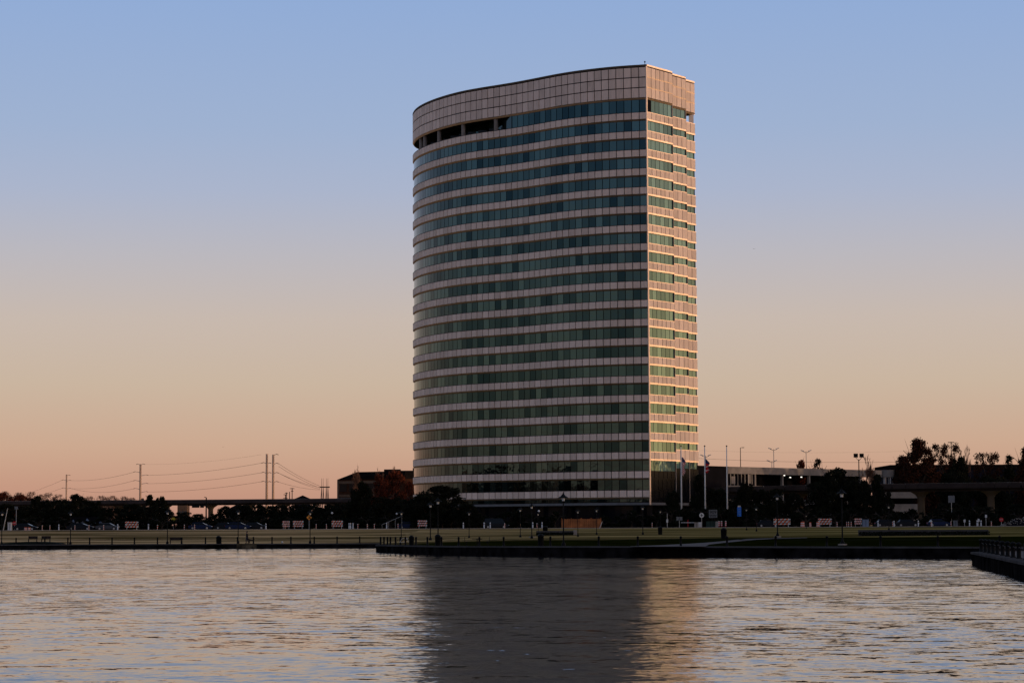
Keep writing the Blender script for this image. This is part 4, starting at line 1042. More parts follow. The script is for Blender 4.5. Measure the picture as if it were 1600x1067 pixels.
# barricades, channelizers, cones
bar = thing('barricade', 'x', 'barricade')
for i in range(3):
    m_ = MB(); z = .55+i*.42; n = 8
    for j in range(n):
        x0 = -1.2+2.4*j/n; x1 = x0+2.4/n
        m_.add([(x0+.1, -.03, z+.24), (x1+.1, -.03, z+.24), (x1-.1, -.03, z), (x0-.1, -.03, z)], [(3, 2, 1, 0)], None, (j+i) % 2)
    m_.box(-1.28, 1.28, -.028, .01, z, z+.24, 1)
    m_.build('rail', ['orange', 'white'], bar)
for s_ in (-1, 1): MB().box(s_*.95-.04, s_*.95+.04, .012, .09, 0, 1.7).build('upright', 'white', bar); MB().box(s_*.95-.04, s_*.95+.04, -.7, .7, 0, .07).build('foot', 'steel', bar)
bl_ = ['striped barricade under the left viaduct pier', 'faint striped barricade left of the bright one', 'bright striped barricade right of the round dark tree', 'striped barricade left of the white channelizer pair', 'striped barricade in front of the broad black oak',
       'striped barricade behind the tall lamp on the right lawn', 'striped barricade below the right dark oak lamps', 'bright narrow striped barricade left of the pale blue box']
rows = [(206, 438, 20, 12), (447, 440, 11, 9), (466, 436, 16, 0), (527, 437, 17, 8), (660, 436, 14.5, -8), (1222, 434, 26, 5), (1289, 437, 21, 5), (1341, 436, 11, 0)]
place_many(bar, [(XX(px, Y), Y, ZF, R(rz), (max(.55, w_/F*Y/2.5), 1, 1)) for px, Y, w_, rz in rows], 'striped barricades along the street', lambda i: bl_[i])
ch = thing('channelizer', 'x', 'channelizer')
MB().box(-.2, .2, -.2, .2, 0, .08).build('base', 'rubber', ch)
m_ = MB(); 
for i in range(5): m_.lathe([(.062, .08+i*.2), (.058, .28+i*.2)], 8, (0, 0), i % 2)
m_.lathe([(.058, 1.08), (.01, 1.1)], 8, (0, 0), 1); m_.build('post', ['white', 'orange'], ch)
chw = thing('delineator', 'x', 'delineator post'); MB().lathe([(.18, 0), (.18, .07), (.085, .1), (.08, 1.15), (.01, 1.2)], 10).build('post', 'white', chw, True); MB().lathe([(.084, .8), (.084, .95)], 10).build('band', 'gray', chw)
pxs = [66, 78, 117, 139, 162, 246, 288, 304, 445.5, 494, 510, 559, 574, 585, 622, 788.5, 813, 839, 1019, 1455, 1486, 1549, 1395, 1323, 1326, 1330, 1308]
place_many(ch, [(XX(px, 434+(i % 3)), 434+(i % 3), ZF, 0, (1.2, 1.2, .95)) for i, px in enumerate(sorted(pxs))], 'orange and white channelizer posts along the street', lambda i: 'orange and white channelizer post, %s from the left along the street' % ORD[i])
pxs = [92, 184, 232, 415.6, 545.5, 547.8, 551.5, 604.2, 724, 756.5, 766, 832.5, 847, 1372, 1397, 1435, 1455.7, 1515, 1527, 1533]
place_many(chw, [(XX(px, 435), 435, ZF, 0, (1.35, 1.35, 1)) for px in sorted(pxs)], 'white delineator posts along the street', lambda i: 'white delineator post, %s from the left along the street' % ORD[i])
# orange drums
dr = thing('traffic_drum', 'x', 'traffic drum'); m_ = MB()
for i, c in enumerate((0, 1, 0, 1, 0)): m_.lathe([(.3-.01*i, .06+i*.2), (.29-.01*i, .26+i*.2)], 14, (0, 0), c)
m_.lathe([(.25, 1.06), (.01, 1.08)], 14, (0, 0), 0); m_.build('barrel', ['orange', 'white'], dr); MB().lathe([(.42, 0), (.42, .06), (.01, .06)], 14).build('base', 'rubber', dr)
dl_ = ['red-orange traffic drum right of the big barricade', 'thin orange drum second right of the big barricade', 'orange drum leaning on the dotted barricade', 'orange drum at the left street end under the stop sign', 'orange drum right beside the first, at the far left street']
place_many(dr, [(XX(px, 434), 434, ZF, 0, s) for px, s in ((1254, (1.3, 1.3, 1)), (1266, (.7, .7, .9)), (1278, (1, 1, .95)), (40, (1, 1, .6)), (45.5, (1, 1, .6)))], 'orange traffic drums', lambda i: dl_[i])
# red and white sign stands on the bin
for i, px in enumerate((1123.5, 1127.5, 1134)):
    t_ = thing('hazard_marker', ('left', 'middle', 'right')[i]+' red and white marker panel behind the black litter bin', 'hazard marker', (XX(px, 433), 433, ZF), 0, 'red and white marker panels')
    m_ = MB()
    for j in range(6): m_.box(-.14, .14, -.02, .02, .3+j*.16, .46+j*.16, j % 2)
    m_.build('panel', ['red', 'white'], t_); MB().box(-.03, .03, .021, .06, 0, 1.3).build('stake', 'steel', t_)

# fence, boxes, signs
Xa, Xb = XX(877.5, 432), XX(939, 432)
t_ = thing('wooden_fence', 'reddish brown board fence in front of the tower', 'fence', (Xa, 432, ZF)); n = 22; wdt = Xb-Xa
for i in range(n):
    x0 = wdt*i/n; hh = 1.78+random.uniform(-.03, .03)
    MB().box(x0+.02, x0+wdt/n-.02, -.02, .02, .05, hh).build('board', 'wood', t_)
for z in (.4, 1.5): MB().box(0, wdt, .021, .07, z, z+.1).build('rail', 'wood', t_)
for i in range(5): MB().box(wdt*i/4-.07, wdt*i/4+.07, .071, .2, 0, 1.95).build('post', 'wood', t_)
def sign(name, label, cat, px, ytop, ybot, wpx, Y, m, post=True, shape='rect', postm='steel', rz=0):
    X, z1 = at(px, ytop, Y); z0 = at(px, ybot, Y)[1]; w2 = wpx/F*Y/2; t_ = thing(name, label, cat, (X, Y, ZF), rz)
    z0 -= ZF; z1 -= ZF; cz = (z0+z1)/2
    if shape == 'rect': MB().box(-w2, w2, -.04, .0, z0, z1).build('panel', m, t_)
    else:
        k = {'round': 24, 'oct': 8, 'dia': 4}[shape]; off_ = math.pi/8 if shape == 'oct' else math.pi/4*0; r = (z1-z0)/2
        pts = [(r*math.cos(2*math.pi*i/k+off_), r*math.sin(2*math.pi*i/k+off_)) for i in range(k)]
        MB().add([(a, -.04, cz+b) for a, b in pts]+[(a, 0, cz+b) for a, b in pts], [tuple(range(k))[::-1], tuple(range(k, 2*k))]+[(i, (i+1) % k, k+(i+1) % k, k+i) for i in range(k)][::-1]).build('panel', m, t_)
    if post: MB().box(-.05, .05, .001, .09, 0, max(z0+.1, .2) if shape == 'rect' else cz).build('post', postm, t_)
    return t_, z0, z1, w2
def text(s, size, parent, x, z, m, y=-.06, depth=.01, name='lettering'):
    cu = bpy.data.curves.new('txt', 'FONT'); cu.body = s; cu.size = size; cu.extrude = depth; cu.align_x = 'CENTER'; cu.align_y = 'CENTER'
    o = bpy.data.objects.new('txt', cu); COL.objects.link(o); dg = bpy.context.evaluated_depsgraph_get(); me = bpy.data.meshes.new_from_object(o.evaluated_get(dg)); bpy.data.objects.remove(o)
    me.name = name; me.materials.clear(); me.materials.append(M[m]); o = bpy.data.objects.new(name, me); link(o, parent); o.rotation_euler = (R(90), 0, 0); o.location = (x, y, z); return o
t_, z0, z1, w2 = sign('monument_sign', 'square gray sign with dark digits beside the middle flagpole', 'sign', 1114, 796, 808.5, 13, 431.5, 'gray', postm='black')
text('909', .85, t_, 0, z1-.48, 'black'); 
for j in range(5): MB().box(-w2+.14+j*.27, -w2+.34+j*.27, -.06, -.041, z0+.42, z0+.56).build('small_lettering', 'black', t_)
for j in range(4): MB().box(-w2+.2+j*.3, -w2+.42+j*.3, -.06, -.041, z0+.16, z0+.28).build('small_lettering', 'black', t_)
t_, z0, z1, w2 = sign('banner', 'bright blue vertical banner on a post right of the flagpoles', 'banner', 1155, 792, 806.5, 6.2, 434, 'blue', postm='black')
for j in range(3): MB().box(-w2*.6, w2*.6, -.05, -.041, z0+.35+j*.5, z0+.43+j*.5).build('faint_lettering', 'bluebox', t_)
MB().box(-w2*.7, w2*.7, -.05, 0, z1+.003, z1+.3).build('banner_cap', 'steel', t_)
t_, z0, z1, w2 = sign('round_sign', 'round white sign with a dark cross beside the gray digits sign', 'sign', 1096.3, 801, 808.5, 5, 431.5, 'white', shape='round')
cz = (z0+z1)/2; MB().box(-.06, .06, -.06, -.041, cz-.28, cz+.28).box(-.28, -.061, -.06, -.041, cz-.05, cz+.05).box(.061, .28, -.06, -.041, cz-.05, cz+.05).build('cross', 'black', t_)
t_, z0, z1, w2 = sign('information_sign', 'pair of pale rectangular boards on one post left of the round sign', 'sign', 1061.5, 807, 812.8, 9.4, 431.5, 'gray')
MB().box(-.02, .02, -.06, -.041, z0, z1).build('divider', 'black', t_)
sign('small_sign', 'small white sign on a thin post before the right foot of the tower', 'sign', 1042.5, 811, 816, 3, 432, 'white')
sign('service_pole', 'thin steel stub pole above the small white sign', 'pole', 1042.6, 802, 803, 1, 432.5, 'steel')
t_, z0, z1, w2 = sign('blank_sign', 'large blank pale sign on a post under the right viaduct', 'sign', 1486.5, 774, 785, 10, 470, 'gray')
sign('round_yellow_sign', 'round yellow warning sign at the left viaduct pier', 'sign', 271, 808, 814, 5, 470, 'yellow', shape='round')
t_, z0, z1, w2 = sign('diamond_sign', 'orange diamond roadwork sign beside the shore lamp', 'sign', 483, 804, 812.5, 8, 450, 'osign', shape='dia')
MB().box(-.08, .08, -.06, -.041, (z0+z1)/2-.25, (z0+z1)/2+.25).build('symbol', 'black', t_)
for px, nm in ((22.5, 'far left'), (1564.5, 'far right')):
    t_, z0, z1, w2 = sign('stop_sign', 'red stop sign at the %s of the street' % nm, 'stop sign', px, 808 if px > 100 else 814, 815 if px > 100 else 820.5, 6, 452, 'red', shape='oct')
    text('STOP', .26, t_, 0, (z0+z1)/2, 'white')
sign('white_sign', 'pale square sign high on a post at the far left street', 'sign', 25.5, 791, 795.5, 5.5, 462, 'gray')
sign('white_sign', 'white warning board frame with two openings near the green cabinet', 'sign', 1093.5, 815.5, 825, 6.5, 433, 'white', post=False)
o = bpy.data.objects[-1] if False else None
for px, py, lb in ((1507, 811, 'slim pale marker under the right viaduct'), (1529, 810, 'double pale marker left of the thick right pier'), (1540.5, 804, 'small gray sign at the foot of the rightmost pier')):
    sign('marker_sign', lb, 'sign', px, py, py+4.5, 3, 448, 'white')
def cabinet(px, Y, wpx, h, m, name, label, cat, d=.8, z=None):
    X = XX(px, Y); w2 = wpx/F*Y/2; t_ = thing(name, label, cat, (X, Y, ZF if z is None else z))
    MB().box(-w2, w2, -d/2, d/2, 0, h-.08).build('body', m, t_); MB().box(-w2-.04, w2+.04, -d/2-.04, d/2+.04, h-.077, h).build('lid', m, t_)
    MB().box(-.03, .03, -d/2-.02, -d/2-.001, .15, h-.2).build('door_seam', 'black', t_)
cabinet(1110, 433, 13, 1.25, 'green', 'utility_cabinet', 'dark green utility cabinet below the gray digits sign', 'cabinet')
cabinet(1088, 432, 6, 1.05, 'conc', 'concrete_block', 'squat tan concrete block left of the white frame', 'block')
cabinet(1120, 433.5, 4, 1.2, 'steel', 'utility_box', 'narrow grey box right of the green cabinet', 'box')
cabinet(1352.5, 436, 9, 1.45, 'bluebox', 'portable_toilet', 'pale blue boxy cabinet right of the bright narrow barricade', 'cabinet')
cabinet(29.5, 440, 5, 1.9, 'white', 'white_cabinet', 'white upright box at the far left street', 'box') if False else None
cabinet(15.5, 440, 5.5, 1.6, 'white', 'utility_box', 'whitish box left of the far left stop sign', 'box')
cabinet(1493, 440, 5.5, 1.2, 'gray', 'utility_box', 'faint grey box right of the orange post on the right street', 'box')
t_ = thing('barrier_gate', 'white barrier arm with a red post before the tower corner', 'barrier gate', (XX(1075, 433), 433, ZF))
MB().box(-1.3, 1.2, -.03, .03, .95, 1.05).build('arm', 'white', t_); MB().box(-.06, .06, .031, .12, 0, 1.5).build('post', 'red', t_)
t_ = thing('leaning_pole', 'white slanted bar at the right end of the wooden fence', 'bar', (XX(939, 430), 430, ZF)); MB().tube((-.25, 0, 0), (.25, 0, 1.25), .05, .05, 6).build('bar', 'white', t_)
t_ = thing('leaning_pole', 'grey leaning mast at the far left edge behind the lamp', 'mast', (XX(7.5, 445), 445, ZF)); MB().tube((-.3, 0, 0), (.5, 0, 4.3), .11, .08, 6).build('mast', 'steel', t_)
t_ = thing('traffic_signal', 'mast arm with black traffic signals seen under the left viaduct', 'traffic signal', (XX(322, 560), 560, ZF)); zs = at(322, 790, 560)[1]-ZF; zt_ = at(322, 777, 560)[1]-ZF
MB().tube((0, 0, 0), (0, 0, zt_), .2, .14, 8).build('pole', 'black', t_); MB().tube((0, 0, zs), (-4.4, 0, zs+.1), .14, .1, 6).build('mast_arm', 'black', t_)
MB().tube((0, 0, zt_), (-.5, 0, zt_+.1), .08, .08, 5).build('lamp_arm', 'black', t_)
for x in (-1.0, -2.1, -3.0): MB().box(x-.45, x+.45, -.15, .15, zs-.45, zs+.35).build('signal_head', 'black', t_)
t_ = thing('stair_rail', 'pale sloping handrail below the red maples', 'handrail', (XX(597, 455), 455, ZF)); MB().tube((0, 0, .9), (4.0, 0, 2.6), .045, .045, 5).build('handrail', 'steel', t_)
for i in range(4): MB().tube((i*1.3, 0, 0), (i*1.3, 0, .9+i*.55), .035, .035, 5).build('baluster', 'steel', t_)
# mural wall glimpsed on the left
t_ = thing('painted_wall', 'dark wall with pale blue and white painted shapes on the left street', 'painted wall', (XX(110, 470), 470, ZF)); wl2 = XX(172, 470)-XX(110, 470)
MB().box(0, wl2, 0, .3, 0, 2.7).build('wall', 'dark', t_); random.seed(77)
for i, x in enumerate((.6, 1.5, 2.4, 3.5, 4.5, 5.2, 6.1, 6.9, 7.5)):
    hh = random.uniform(.5, 1.5); z = random.uniform(.8, 1.2); m_ = MB(); k = 10
    pts = [(x+.38*math.cos(a*.628)*random.uniform(.5, 1.1), z+hh/2+hh/2*math.sin(a*.628)*random.uniform(.6, 1)) for a in range(k)]
    m_.add([(a, -.03, b) for a, b in pts]+[(a, -.002, b) for a, b in pts], [tuple(range(k))[::-1]]+[(j, (j+1) % k, k+(j+1) % k, k+j) for j in range(k)]); m_.build('painted_shape', 'gray' if i % 3 else 'bluebox', t_)

# benches, picnic tables, bins
be = thing('park_bench', 'x', 'bench')
for i in range(3): MB().box(-.9, .9, -.2+i*.15, -.08+i*.15, .42, .46).build('seat_slat', 'bench', be)
MB().box(-.9, .9, .28, .32, .5, .95).build('backrest', 'bench', be)
for s_ in (-1, 1): MB().box(s_*.8-.04, s_*.8+.04, -.22, .27, 0, .419).build('leg', 'iron', be); MB().box(s_*.8-.04, s_*.8+.04, .21, .279, .461, .9).build('back_support', 'iron', be)
X, Y, z = at_edge(274.5, 2.2); X2, Y2, z2 = at_edge(51, 2.4); X3, Y3, z3 = at_edge(71.5, 2.4)
place_many(be, [(X, Y, z, 0), (X2, Y2, z2+.35, 0, (.75, .8, .9)), (X3, Y3, z3+.35, 0, (.75, .8, .9))], None, lambda i: ('dark wooden bench between two bollards on the left shore', 'left of two dark benches on the low planting mound', 'right of two dark benches on the low planting mound')[i])
# low dark planting bed under the two benches
mb_ = MB(); Xa = XX(2, 341); Xb = XX(100, 341); n = 24
top = [(Xa+(Xb-Xa)*i/n, .35*math.sin(math.pi*min(1, max(0, i/n)))**.5 if 0 < i < n else 0) for i in range(n+1)]
for (a, ha), (b, hb_) in zip(top, top[1:]):
    mb_.quad((a, 338.3, .70), (b, 338.3, .70), (b, 339.4, .74+hb_), (a, 339.4, .74+ha)); mb_.quad((a, 339.4, .74+ha), (b, 339.4, .74+hb_), (b, 342.5, .76+hb_), (a, 342.5, .76+ha)); mb_.quad((a, 342.5, .76+ha), (b, 342.5, .76+hb_), (b, 344, .7), (a, 344, .7))
tag(mb_.build('planting_bed', 'shrub'), 'low dark mound under the two benches on the left shore', 'planting bed')
bn = thing('litter_bin', 'x', 'litter bin'); MB().lathe([(.32, 0), (.36, .1), (.38, .95), (.42, .97), (.42, 1.03)], 14).build('body', 'black', bn, True); MB().lathe([(.41, 1.033), (.36, 1.12), (.2, 1.24), (.01, 1.28)], 14).build('lid', 'black', bn)
rows = [(341.3, 0, 8), (643, 0, 8.5), (684, 0, 9.5), (845, 0, 10), (1131, 841, 10), (1031.5, 835, 7.5), (852, 833, 8.5)]
lb = ['black litter bin on the left shore near the bench', 'black litter bin near the tip of the peninsula', 'black litter bin beside the second tall lamp', 'black litter bin on the peninsula edge below the hedge', 'large black litter bin in front of the red marker panels', 'black litter bin left of the small white sign', 'dark low litter bin with a pale spot behind the hedge']
its = []
for px, py, w_ in rows:
    X, Y, z = onfield(px, py) if py else at_edge(px, 1.3); s = w_/F*Y/.82; its.append((X, Y, z, 0, (s, s, 1.0 if w_ > 9 else .9)))
place_many(bn, its, 'black litter bins', lambda i: lb[i])
pt_ = thing('picnic_table', 'dark picnic table with two seats on the peninsula lawn', 'picnic table', (*at_edge(745.5, 2.0)[:2], at_edge(745.5, 2.0)[2]))
MB().box(-.55, .55, -.5, .5, .72, .77).build('table_top', 'iron', pt_); MB().box(-.05, .05, -.05, .05, 0, .719).build('pedestal', 'iron', pt_)
for s_ in (-1, 1): MB().box(s_*1.15-.2, s_*1.15+.2, -.3, .3, .43, .48).build('seat', 'iron', pt_); MB().box(s_*1.15-.04, s_*1.15+.04, -.04, .04, 0, .429).build('leg', 'iron', pt_); MB().box(s_*1.33-.02, s_*1.33+.02, -.28, .28, .481, .95).build('backrest', 'iron', pt_)
# bikes and things by the peninsula tip
t_ = thing('bicycle', 'parked bicycle with glinting frame near the peninsula tip bollards', 'bicycle', at_edge(631, 1.8))
for x in (-.5, .5):
    m_ = MB(); m_.path([(x+.33*math.cos(a*.5236), 0, .34+.33*math.sin(a*.5236)) for a in range(13)], .022, 5); m_.build('wheel', 'rubber', t_)
MB().path([(-.5, 0, .34), (-.15, 0, .8), (.38, 0, .82), (.5, 0, .34)], .022, 5).build('fork', 'white', t_); MB().path([(.38, 0, .82), (0, 0, .32), (-.5, 0, .34)], .022, 5).build('frame', 'white', t_)
MB().box(-.28, -.05, -.06, .06, .86, .9).build('saddle', 'black', t_); MB().tube((.35, -.25, .98), (.35, .25, .98), .02, .02, 5).build('handlebar', 'steel', t_)
tag(MB().lathe([(.01, 0), (.12, .05), (.16, .16), (.12, .27), (.01, .32)], 12).build('ball', 'white', None, True), 'small white ball lying on the left shore right of the dog walker', 'ball').location = at_edge(441, 1.0)
# low hedges / planted kerbs
def hedge(pxa, pxb, py, h, label, extra=None):
    X, Y, z = onfield((pxa+pxb)/2, py); a = XX(pxa, Y); b = XX(pxb, Y); t_ = thing('low_hedge', label, 'hedge', (a, Y, z-.05)); rs = np.random.RandomState(int(pxa)); L_ = b-a
    n = int(L_*160); c = np.stack([rs.rand(n)*L_, rs.rand(n)*.9, rs.rand(n)**.7*h], 1); d = rs.normal(size=(n, 3)); d /= np.linalg.norm(d, axis=1)[:, None]; e = np.cross(d, rs.normal(size=(n, 3))); e /= np.linalg.norm(e, axis=1)[:, None]
    v = np.stack([c-d*.09, c+e*.06, c+d*.09, c-e*.06], 1).reshape(-1, 3); m_ = MB(); m_.v = [tuple(x) for x in v]; m_.f = [(4*i, 4*i+1, 4*i+2, 4*i+3) for i in range(n)]; m_.uv = [None]*n; m_.mi = [0]*n
    m_.build('foliage', 'shrub', t_); MB().box(0, L_, 1.0, 1.25, 0, h+.22).build('seat_wall', 'coping', t_)
    if extra: MB().box(L_+.01, L_+.5, .6, 1.25, 0, h+.3).build('end_block', 'conc', t_)
hedge(838, 896, 836, .45, 'low hedge and pale curb wall in front of the tower', 1)
hedge(1343, 1547, 836.5, .55, 'long low hedge and curb wall on the right lawn', None)
for i, px in enumerate(()):
    X, Y, z = onfield(px, 839 if px < 1000 else 838); place_many(sh, [(X, Y, z, i, (.18, .18, .28))], 'tiny shrubs on the lawn', 'tiny dark shrub on the peninsula lawn, %s from the left' % ORD[i])

# cars
def car(px, Y, m, label, L_=4.5, rz=0, van=False):
    t_ = thing('parked_car', label, 'van' if van else 'car', (XX(px, Y), Y, ZF+.03), rz); h = 2.0 if van else 1.42; w2 = .88
    sec = [(-L_/2, .45, .62), (-L_/2+.1, .3, .85), (-L_*.28, .28, .93), (-L_*.2, .26, .95), (L_*.2, .26, .95), (L_*.32, .28, .9), (L_/2-.12, .3, .72), (L_/2, .45, .6)]
    m_ = MB(); k = len(sec); P = []
    for x, z0, z1 in sec: P += [(x, -w2, z0), (x, w2, z0), (x, w2*.94, z1), (x, -w2*.94, z1)]
    m_.add(P, [(0, 1, 2, 3)]+[(4*i+j, 4*i+4+j, 4*i+4+(j+1) % 4, 4*i+(j+1) % 4) for i in range(k-1) for j in range(4)]+[tuple(4*(k-1)+j for j in (3, 2, 1, 0))]); m_.build('body', m, t_)
    xa, xb, xc, xd = (-L_*.40, -L_*.36, L_*.12, L_*.30) if not van else (-L_*.48, -L_*.46, L_*.25, L_*.38)
    g_ = MB(); g_.add([(xa, -.8, .94), (xd, -.8, .94), (xd, .8, .94), (xa, .8, .94), (xb+.15, -.66, h-.1), (xc, -.66, h-.1), (xc, .66, h-.1), (xb+.15, .66, h-.1)], [(0, 1, 5, 4), (1, 2, 6, 5), (2, 3, 7, 6), (3, 0, 4, 7)]); g_.build('window', 'glass', t_)
    MB().hexa([(xb+.1, -.68, h-.1), (xc+.02, -.68, h-.1), (xc+.02, .68, h-.1), (xb+.1, .68, h-.1), (xb+.25, -.6, h), (xc-.1, -.6, h), (xc-.1, .6, h), (xb+.25, .6, h)]).build('roof', m, t_)
    for x in (-L_*.31, L_*.31):
        for s_ in (-1, 1):
            wh = MB(); wh.tube((x, s_*.72, .33), (x, s_*.9, .33), .33, .33, 16); wo = wh.build('wheel', 'rubber', t_)
            MB().tube((x, s_*.901, .33), (x, s_*.915, .33), .19, .19, 12).build('rim', 'steel', wo)
    for s_ in (-.6, .6): MB().cbox((L_/2, s_, .66), (.06, .3, .12)).build('headlight', 'lamp', t_); MB().cbox((-L_/2, s_, .72), (.06, .26, .12)).build('tail_light', 'red', t_)
car(313, 448, 'cblue', 'blue hatchback under the left viaduct opening'); car(372, 450, 'cblue', 'dark blue sedan behind the dog walker lamp', 4.9)
car(398, 452, 'cdark', 'black sedan just right of the dark blue one'); car(352, 458, 'cdark', 'dark car in the shade left of the dark blue sedan', 4.4)
car(1467, 445, 'cblue', 'dark blue car under the right viaduct'); car(1385, 446, 'cdark', 'black car right of the pale blue cabinet')
car(168, 452, 'silver', 'silver car before the painted wall on the left'); car(125, 455, 'cdark', 'dark pickup-sized car before the left pier', 5.2)
car(1200, 455, 'cdark', 'dark car between the banner lamp and the big barricade'); car(1418, 446, 'cdark', 'low dark car by the thick right pier')
car(40, 452, 'cdark', 'dark car left of the orange drums', 4.6); car(775, 450, 'cdark', 'dark van in front of the tower', 5.0, 0, True)
car(640, 456, 'cblue', 'navy car at the foot of the maples by the handrail', 4.8)
# rubble and brush heap on the right
t_ = thing('rubble_heap', 'heap of pale glinting rubble and branches at the right edge', 'rubble heap', (XX(1590, 436), 436, ZF)); rd = random.Random(5)
m_ = MB()
for i in range(170):
    x = rd.uniform(-3.4, 3.4); hm = 1.9*max(0, 1-abs(x-.6)/4.1); z = rd.random()*hm; a = rd.uniform(0, 3.14); l_ = rd.uniform(.15, .6); y = rd.uniform(-1, .8)
    m_.tube((x, y, z), (x+l_*math.cos(a), y+rd.uniform(-.3, .3), z+l_*.5*math.sin(a)), .04, .03, 4)
m_.build('branches', 'steel', t_)
m_ = MB(); rr = []
for i in range(13): rr.append((max(.02, 3.6-i*.3), i*.13))
m_.lathe(rr, 18); m_.build('mound', 'dark', t_); t_.children[-1].scale = (1, .35, 1)
# white litter light spots: globes on the wall lamps of the tower entrance
for px, py, lb_ in ((842, 800, 'left'), (620, 804, 'middle'), (519, 803, 'far left')):
    X, z = at(px, py, 458); t_ = thing('globe_lamp', lb_+' small pale globe lamp among the dark shrubs', 'lamp', (X, 458, ZF)); MB().tube((0, 0, 0), (0, 0, z-ZF), .05, .05, 6).build('pole', 'black', t_); MB().lathe([(.01, z-ZF), (.2, z-ZF+.1), (.22, z-ZF+.25), (.01, z-ZF+.45)], 10).build('globe', 'lamp', t_, True)

# ------------------------------------------------------------------ the walker and the dog
def skin(name, pts, edges, m, parent=None, root=0, sub=2):
    me = bpy.data.meshes.new(name); me.from_pydata([p[:3] for p in pts], edges, []); me.materials.append(M[m]); o = bpy.data.objects.new(name, me); link(o, parent)
    md = o.modifiers.new('skin', 'SKIN'); sv = me.skin_vertices[0].data if me.skin_vertices else None
    if sv is None: return o
    for v, p in zip(sv, pts): v.radius = (p[3], p[4] if len(p) > 4 else p[3])
    sv[root].use_root = True
    s_ = o.modifiers.new('sub', 'SUBSURF'); s_.levels = sub; s_.render_levels = sub; return o
def skin_mesh(name, pts, edges, m, parent=None, root=0):
    me = bpy.data.meshes.new(name); me.from_pydata([p[:3] for p in pts], edges, [])
    import bmesh
    bm_ = bmesh.new(); bm_.from_mesh(me); ly = bm_.verts.layers.skin.verify(); bm_.verts.ensure_lookup_table()
    for i, p in enumerate(pts): bm_.verts[i][ly].radius = (p[3], p[4] if len(p) > 4 else p[3]); bm_.verts[i][ly].use_root = (i == root)
    bm_.to_mesh(me); bm_.free(); me.materials.append(M[m]); o = bpy.data.objects.new(name, me); link(o, parent)
    o.modifiers.new('skin', 'SKIN').use_smooth_shade = True; s_ = o.modifiers.new('sub', 'SUBSURF'); s_.levels = 2; s_.render_levels = 2
    return o
X, Y, z = at_edge(386, 1.7)
per = thing('person', 'person in a dark jacket and blue jeans walking along the left shore', 'person', (X, Y, z), R(180))
# x = across (walking direction), facing +x locally; legs mid-stride
B_ = [(0, 0, .95, .13, .11), (0, 0, 1.15, .12, .14), (.01, 0, 1.38, .12, .17), (.02, 0, 1.50, .075), (.05, 0, 1.58, .085), (.06, 0, 1.66, .115, .10), (.05, 0, 1.73, .105, .095),
      (.02, .19, 1.42, .055), (-.03, .24, 1.15, .045), (.12, .22, .95, .035), (.16, .21, .90, .03), (.02, -.19, 1.42, .055), (-.06, -.24, 1.15, .045), (.06, -.23, .93, .035), (.09, -.22, .88, .03),
      (.02, .09, .88, .09), (.14, .1, .50, .06), (.10, .1, .10, .045), (.24, .1, .04, .035), (-.02, -.09, .88, .09), (-.06, -.1, .50, .06), (-.24, -.1, .13, .045), (-.13, -.1, .04, .035), (.05, 0, 1.79, .05), (.17, 0, 1.655, .022), (.055, .09, 1.66, .02), (.055, -.09, 1.66, .02), (.20, .20, .86, .012), (.12, -.21, .83, .012)]
E_ = [(6, 23), (5, 24), (5, 25), (5, 26), (10, 27), (14, 28), (0, 1), (1, 2), (2, 3), (3, 4), (4, 5), (5, 6), (2, 7), (7, 8), (8, 9), (9, 10), (2, 11), (11, 12), (12, 13), (13, 14), (0, 15), (15, 16), (16, 17), (17, 18), (0, 19), (19, 20), (20, 21), (21, 22)]
skin_mesh('body', B_, E_, 'skin', per)
J = [(0, 0, .86, .19, .18), (0, 0, 1.15, .17, .20), (.01, 0, 1.38, .15, .20), (.02, 0, 1.50, .09), (.02, .2, 1.43, .08), (-.03, .25, 1.15, .065), (.10, .22, .97, .055), (.02, -.2, 1.43, .08), (-.06, -.25, 1.15, .065), (.05, -.23, .96, .055)]
skin_mesh('jacket', J, [(0, 1), (1, 2), (2, 3), (2, 4), (4, 5), (5, 6), (2, 7), (7, 8), (8, 9)], 'coat', per)
Tt = [(0, 0, .93, .13, .14), (.02, .09, .86, .115), (.14, .1, .50, .085), (.10, .1, .12, .07), (-.02, -.09, .86, .115), (-.06, -.1, .50, .085), (-.23, -.1, .17, .07)]
skin_mesh('trousers', Tt, [(0, 1), (1, 2), (2, 3), (0, 4), (4, 5), (5, 6)], 'jeans', per)
skin_mesh('hair', [(-.02, 0, 1.60, .07), (-.01, 0, 1.68, .125, .115), (.02, 0, 1.76, .125, .115), (.06, 0, 1.82, .06)], [(0, 1), (1, 2), (2, 3)], 'hair', per)
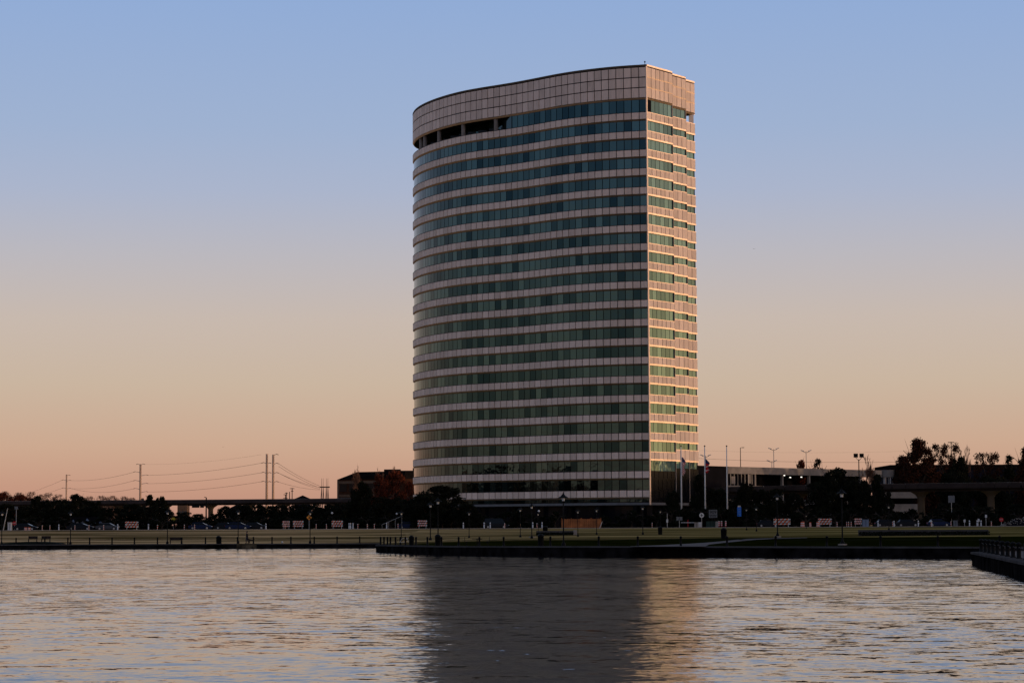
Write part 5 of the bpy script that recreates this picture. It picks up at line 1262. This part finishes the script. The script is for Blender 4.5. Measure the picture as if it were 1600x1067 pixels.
for s_, x, zz in ((.1, .14, .0), (-.1, -.17, .02)): MB().hexa([(x-.08, s_-.05, zz), (x+.17, s_-.05, zz), (x+.17, s_+.05, zz), (x-.08, s_+.05, zz), (x-.08, s_-.045, zz+.1), (x+.12, s_-.04, zz+.07), (x+.12, s_+.04, zz+.07), (x-.08, s_+.045, zz+.1)]).build('shoe', 'black', per)
X, Y, z = at_edge(392.5, 1.6)
dog = thing('dog', 'dark medium dog walking just right of the person on the left shore', 'dog', (X, Y, z), R(180))
D_ = [(-.28, 0, .48, .10, .11), (0, 0, .47, .10, .11), (.26, 0, .48, .12, .13), (.38, 0, .60, .09), (.47, 0, .68, .09), (.62, 0, .65, .05), (.48, .05, .78, .02), (-.42, 0, .55, .03), (-.55, 0, .66, .015),
      (.28, .09, .30, .05), (.30, .09, .03, .03), (.28, -.09, .30, .05), (.20, -.09, .03, .03), (-.28, .09, .32, .06), (-.36, .09, .17, .03), (-.30, .09, .03, .03), (-.28, -.09, .32, .06), (-.30, -.09, .17, .03), (-.22, -.09, .03, .03)]
skin_mesh('body', D_, [(0, 1), (1, 2), (2, 3), (3, 4), (4, 5), (4, 6), (0, 7), (7, 8), (2, 9), (9, 10), (2, 11), (11, 12), (0, 13), (13, 14), (14, 15), (0, 16), (16, 17), (17, 18)], 'fur', dog)
# birds high in the sky
for i, (px, py) in enumerate(((348.5, 698), (1178, 389))):
    X, z = at(px, py, 500); t_ = thing('bird', ('small bird flying over the twin steel poles', 'tiny bird in the sky right of the tower')[i], 'bird', (X, 500, z))
    MB().add([(-.35, 0, .1), (0, -.12, 0), (0, .12, 0), (.35, 0, .1), (0, 0, -.05)], [(0, 1, 2), (1, 3, 2), (1, 4, 2)]).build('wings', 'iron', t_); MB().tube((0, -.25, -.02), (0, .25, 0), .05, .02, 6).build('body', 'iron', t_)

# ------------------------------------------------------------------ drop prototypes that were never placed
for o in list(bpy.data.objects):
    if o.get('label') == 'x':
        for c in list(o.children): bpy.data.objects.remove(c)
        bpy.data.objects.remove(o)
